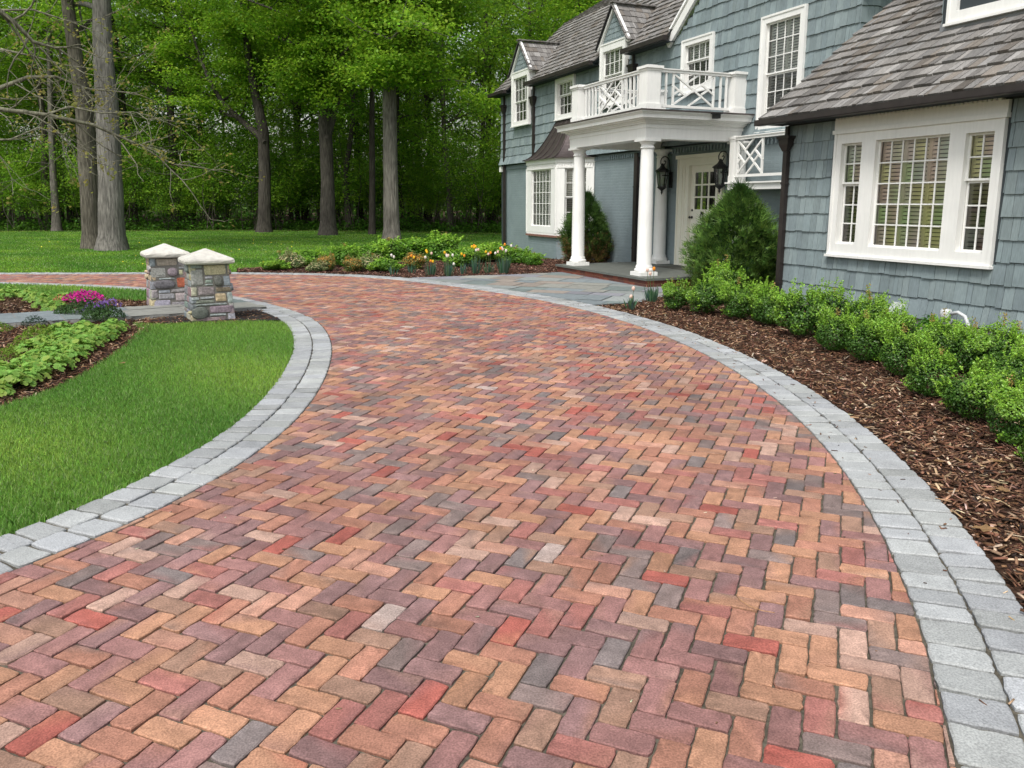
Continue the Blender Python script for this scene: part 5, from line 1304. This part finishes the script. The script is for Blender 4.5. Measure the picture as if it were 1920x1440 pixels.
for i, (x, y) in enumerate(pts2):
    tm, cm_ = SV[rnd.randrange(4)]; o = empty('sapling', (x, y, 0), rnd.uniform(0, 6.28)); s = rnd.uniform(.6, 1.05); o.scale = (s, s, s * rnd.uniform(.7, 1.1)); link('stems', tm, o); link('crown', cm_, o)
    tag(o, 'bushy green sapling at the shaded edge of the woods', 'sapling', 'saplings at the edge of the woods')
# undergrowth and the far wood as masses
n = 26000; x = rng.uniform(-44, 12, n); y = wood_edge(x) + .4 + np.abs(rng.normal(0, 4.5, n)); z = np.abs(rng.normal(0, .38, n)) * (1 + .6 * np.sin(x * 1.1) * np.sin(x * .37 + 1))
V, F_, C = leaf_arrays(np.c_[x, y, z], unit(rng.normal(0, .6, (n, 3)) + [0, 0, 1]), .17, .12, vary((.08, .20, .02), n, .25, .08)); o = link('undergrowth', npmesh('undergrowth', V, F_, M['leaf'], C)); tag(o, 'low leafy undergrowth along the edge of the woods', 'undergrowth', None, 'stuff')
m = 650; cx = rng.uniform(-72, 34, m); cy2 = rng.uniform(84, 100, m); cz = 22 * rng.random(m) ** 1.9 * np.clip(.75 + .25 * np.sin(cx * .21), .5, 1); k = np.repeat(np.arange(m), 48); n = len(k)
P = np.c_[cx, cy2, cz][k] + rng.normal(size=(n, 3)) * [1.6, 1.6, .8]; P = P[P[:, 2] > 0]; n = len(P); V, F_, C = leaf_arrays(P, unit(rng.normal(0, .6, (n, 3)) + [0, -.2, 1]), .5, .36, vary((.14, .29, .04), n, .2, .08)); o = link('distant_woodland', npmesh('distant_woodland', V, F_, M['leaf'], C)); tag(o, 'far mass of woodland foliage closing the view behind the trees', 'woodland', None, 'stuff')

# individual lawn trees
def at(px, py, Y):
    """point on the vertical plane at distance Y"""
    x = (px - 960) / F_PX; y = -(py - CYP) / F_PX; dy = math.cos(PITCH) + y * math.sin(PITCH); dz = -math.sin(PITCH) + y * math.cos(PITCH); t = Y / dy
    return (x * t, Y, CAM_H + dz * t)
def lawn_tree(name, path_px, rad, Y, label, seed, crown_from, spread=4.6, limbs=12, bark=BK, extra=(), per=44, H=19, group=None, skirt=None, lmin=.0, colr=(LG, LT)):
    rs = random.Random(seed); base = at(path_px[0][0], path_px[0][1], Y); root = empty(name, (base[0], Y, 0)); tag(root, label, 'tree', group)
    pts = [Vector(at(px, py, Y + (i * .12))) - Vector((base[0], Y, 0)) for i, (px, py) in enumerate(path_px)]; pts[0].z = -.12
    top = pts[-1]; dirn = (pts[-1] - pts[-2]).normalized()
    while top.z < H: top = top + (dirn * .7 + Vector((rs.gauss(0, .12), rs.gauss(0, .12), .6))).normalized() * 2.2; pts.append(top); rad = rad + [rad[-1] * .8]
    tb = trunk_mb(pts, rad, bark, seed); tips = []
    zs = [p.z for p in pts]
    for i in range(limbs):
        z = crown_from + (H - crown_from) * (i + rs.random() * .8) / limbs; j = max(k for k in range(len(zs)) if zs[k] <= z or k == 0); j = min(j, len(pts) - 2); t = (z - zs[j]) / max(.01, zs[j + 1] - zs[j]); p = pts[j].lerp(pts[j + 1], min(1, max(0, t)))
        a = rs.uniform(0, 6.28); L = spread * (1.05 - .5 * abs((z - crown_from) / (H - crown_from) - .3)) * rs.uniform(.7, 1.1)
        limb(tb, p, (math.cos(a), math.sin(a), .28), L, max(.05, rad[min(j, len(rad) - 1)] * .35), 2 if i % 2 else 1, tips, rs, bark, .2)
    for ex, er in extra:
        ep = [Vector(at(px, py, Y + .3 * k)) - Vector((base[0], Y, 0)) for k, (px, py) in enumerate(ex)]; tb.tube(ep, er, 9, bark, cap=False)
        for q in ep[2:]:
            for _ in range(3): a = rs.uniform(0, 6.28); limb(tb, q, (math.cos(a), math.sin(a), .4), 2.6, .05, 1, tips, rs, bark, .2)
        limb(tb, ep[-1], ep[-1] - ep[-2], 3.5, er[-1], 1, tips, rs, bark, .2)
    if skirt:
        for _ in range(skirt[0]):
            z = rs.uniform(skirt[1], skirt[2]); j = min(max([k for k in range(len(zs)) if zs[k] <= z] or [0]), len(pts) - 2); p = pts[j].lerp(pts[j + 1], (z - zs[j]) / max(.01, zs[j + 1] - zs[j])); a = rs.uniform(-2.9, -.25)
            limb(tb, p, (math.cos(a), math.sin(a), .15), rs.uniform(.9, 2.2), .03, 1, tips, rs, bark, .05)
    link('trunk', tb.mesh('trunk', M['bark'], True), root); link('crown', crown(tips, seed, per, .55, .16, *colr, zmin=lmin), root); return root
lawn_tree('oak_tree', [(208, 468), (206, 330), (200, 190), (193, 90), (190, 0)], [.44, .38, .36, .31, .28], 28.2, 'straight grey-barked trunk, right one of the pair standing together on the left lawn', 1, 7.4, bark=(.165, .155, .14), limbs=13, per=34, lmin=6.6)
lawn_tree('oak_tree', [(174, 463), (166, 330), (158, 200), (142, 110), (126, 0)], [.36, .33, .30, .24, .2], 29.3, 'darker ridged trunk, left one of the pair standing together on the left lawn', 2, 7.0, bark=(.11, .10, .08), limbs=12, per=34, lmin=6.6)
lawn_tree('maple_tree', [(495, 434), (497, 330), (494, 245), (482, 190), (468, 120), (461, 60), (455, 0)], [.38, .31, .30, .24, .2, .18, .15], 45.5, 'dark maple with a leaning forked trunk at the lawn edge, left of centre', 3, 9.6, spread=6, limbs=15, bark=(.065, .058, .05), extra=[([(497, 268), (484, 253), (448, 222), (415, 190), (392, 150), (378, 115)], [.16, .19, .16, .14, .12, .09])], per=60, lmin=6.2, skirt=(5, 9, 13))
lawn_tree('maple_tree', [(614, 441), (614, 340), (610, 240), (606, 170), (600, 90), (600, 0)], [.42, .33, .33, .25, .2, .17], 41.5, 'broad dark maple whose trunk splits in two, centre of the lawn edge', 4, 6.6, spread=6.2, limbs=18, bark=(.075, .067, .058), extra=[([(612, 262), (619, 238), (632, 190), (648, 150), (668, 118), (700, 90)], [.16, .2, .17, .15, .12, .09])], per=56, lmin=5.6, skirt=(10, 6.6, 12))
lawn_tree('oak_tree', [(736, 458), (733, 330), (731, 215), (730, 120), (732, 0)], [.34, .29, .27, .24, .2], 33.0, 'straight pale oak trunk behind the tulip bed', 5, 5.9, spread=4.4, limbs=24, bark=(.155, .142, .125), per=56, lmin=4.9, skirt=(16, 5.9, 11))
lawn_tree('slender_tree', [(698, 441), (698, 330), (697, 230), (699, 120), (700, 0)], [.17, .15, .14, .12, .1], 42.5, 'slim dark tree between the broad maple and the straight oak', 6, 7.5, spread=4, limbs=10, bark=(.06, .052, .045), per=44, lmin=5.6)
lawn_tree('slender_tree', [(328, 412), (330, 340), (322, 240), (318, 150), (312, 0)], [.36, .3, .22, .2, .16], 52.0, 'dark leaning tree right of the paired oak trunks, at the wood edge', 7, 8.5, spread=5, limbs=12, bark=(.055, .048, .04), per=44, lmin=5)
lawn_tree('slender_tree', [(107, 437), (104, 390), (100, 330), (96, 240), (90, 0)], [.26, .22, .19, .16, .12], 47.5, 'short pale-footed trunk left of the paired oak trunks', 8, 6.5, spread=5, limbs=12, bark=(.12, .11, .095), per=44, lmin=4.5)

# bare lichen-grey tree reaching in from the left
rs = random.Random(99); root = empty('bare_tree', (-8.9, 9.9, 0)); tag(root, 'lichen-grey bare branches with a few buds reaching in from the left edge', 'tree'); off = Vector((-8.9, 9.9, 0))
tb = trunk_mb([(0, 0, -.1), (.05, 0, 1.5), (.1, .05, 3), (0, .1, 4.6), (-.1, 0, 6.5)], [.26, .22, .2, .15, .08], (.16, .15, .12), 9); buds = []
def twigs(p, d, L, r, dep):
    pts = [Vector(p)]; d = Vector(d).normalized(); n = 5; rad = [r]
    for i in range(n):
        d = (d + Vector((rs.gauss(0, .2), rs.gauss(0, .2), rs.gauss(0, .18)))).normalized(); pts.append(pts[-1] + d * L / n); rad.append(max(.0025, r * (1 - .7 * (i + 1) / n)))
        if dep and rs.random() < .5: twigs(pts[-1], d + Vector((rs.gauss(0, .8), rs.gauss(0, .6), rs.gauss(0, .7))), L * rs.uniform(.4, .7), rad[-1] * .7, dep - 1)
    tb.tube(pts, rad, 5, (.17, .165, .12), cap=False)
    if rs.random() < .7: buds.append(tuple(pts[-1]))
for px_, r0, Y0 in (([(-60, 196), (0, 205), (85, 215), (175, 234), (212, 251), (262, 272), (300, 296), (343, 315)], .032, 9.4), ([(-60, 190), (0, 165), (52, 145), (105, 144), (165, 167), (225, 172)], .036, 10.0), ([(-60, -40), (0, 22), (30, 45), (62, 78), (110, 92), (150, 120)], .045, 9.7),
                    ([(-50, 110), (0, 92), (60, 105), (120, 122), (170, 128)], .022, 10.4), ([(-40, 262), (20, 262), (70, 240), (120, 252), (165, 282)], .016, 9.0), ([(-40, 20), (60, 18), (130, 40), (190, 62)], .02, 10.6), ([(85, 215), (130, 200), (190, 212), (250, 210), (300, 222)], .013, 9.5)):
    ep = [Vector(at(a, b, Y0 + .12 * i)) - off for i, (a, b) in enumerate(px_)]
    if px_[0][0] < 0: ep = [Vector((.05, .05, min(5.6, ep[0].z * .8 + .3)))] + ep
    k = len(ep); tb.tube(ep, [r0 * .8 * (1.3 - 1.05 * i / (k - 1)) for i in range(k)], 7, (.17, .165, .12), cap=False)
    for i in range(1, k):
        for q in range(2):
            p = ep[i - 1].lerp(ep[i], rs.random())
            if (p + off).x < -.8 * 9.5 + .5: continue
            dd = (ep[i] - ep[i - 1]).normalized(); twigs(p, dd * .7 + Vector((rs.gauss(0, .5), rs.gauss(0, .4), rs.gauss(0, .55))), rs.uniform(.4, 1.0), r0 * .32, 1)
link('trunk', tb.mesh('trunk', M['bark'], True), root); link('buds', crown(buds, 9, 7, .045, .05, (.2, .22, .05), (.30, .27, .07), flat=1, name='buds'), root)
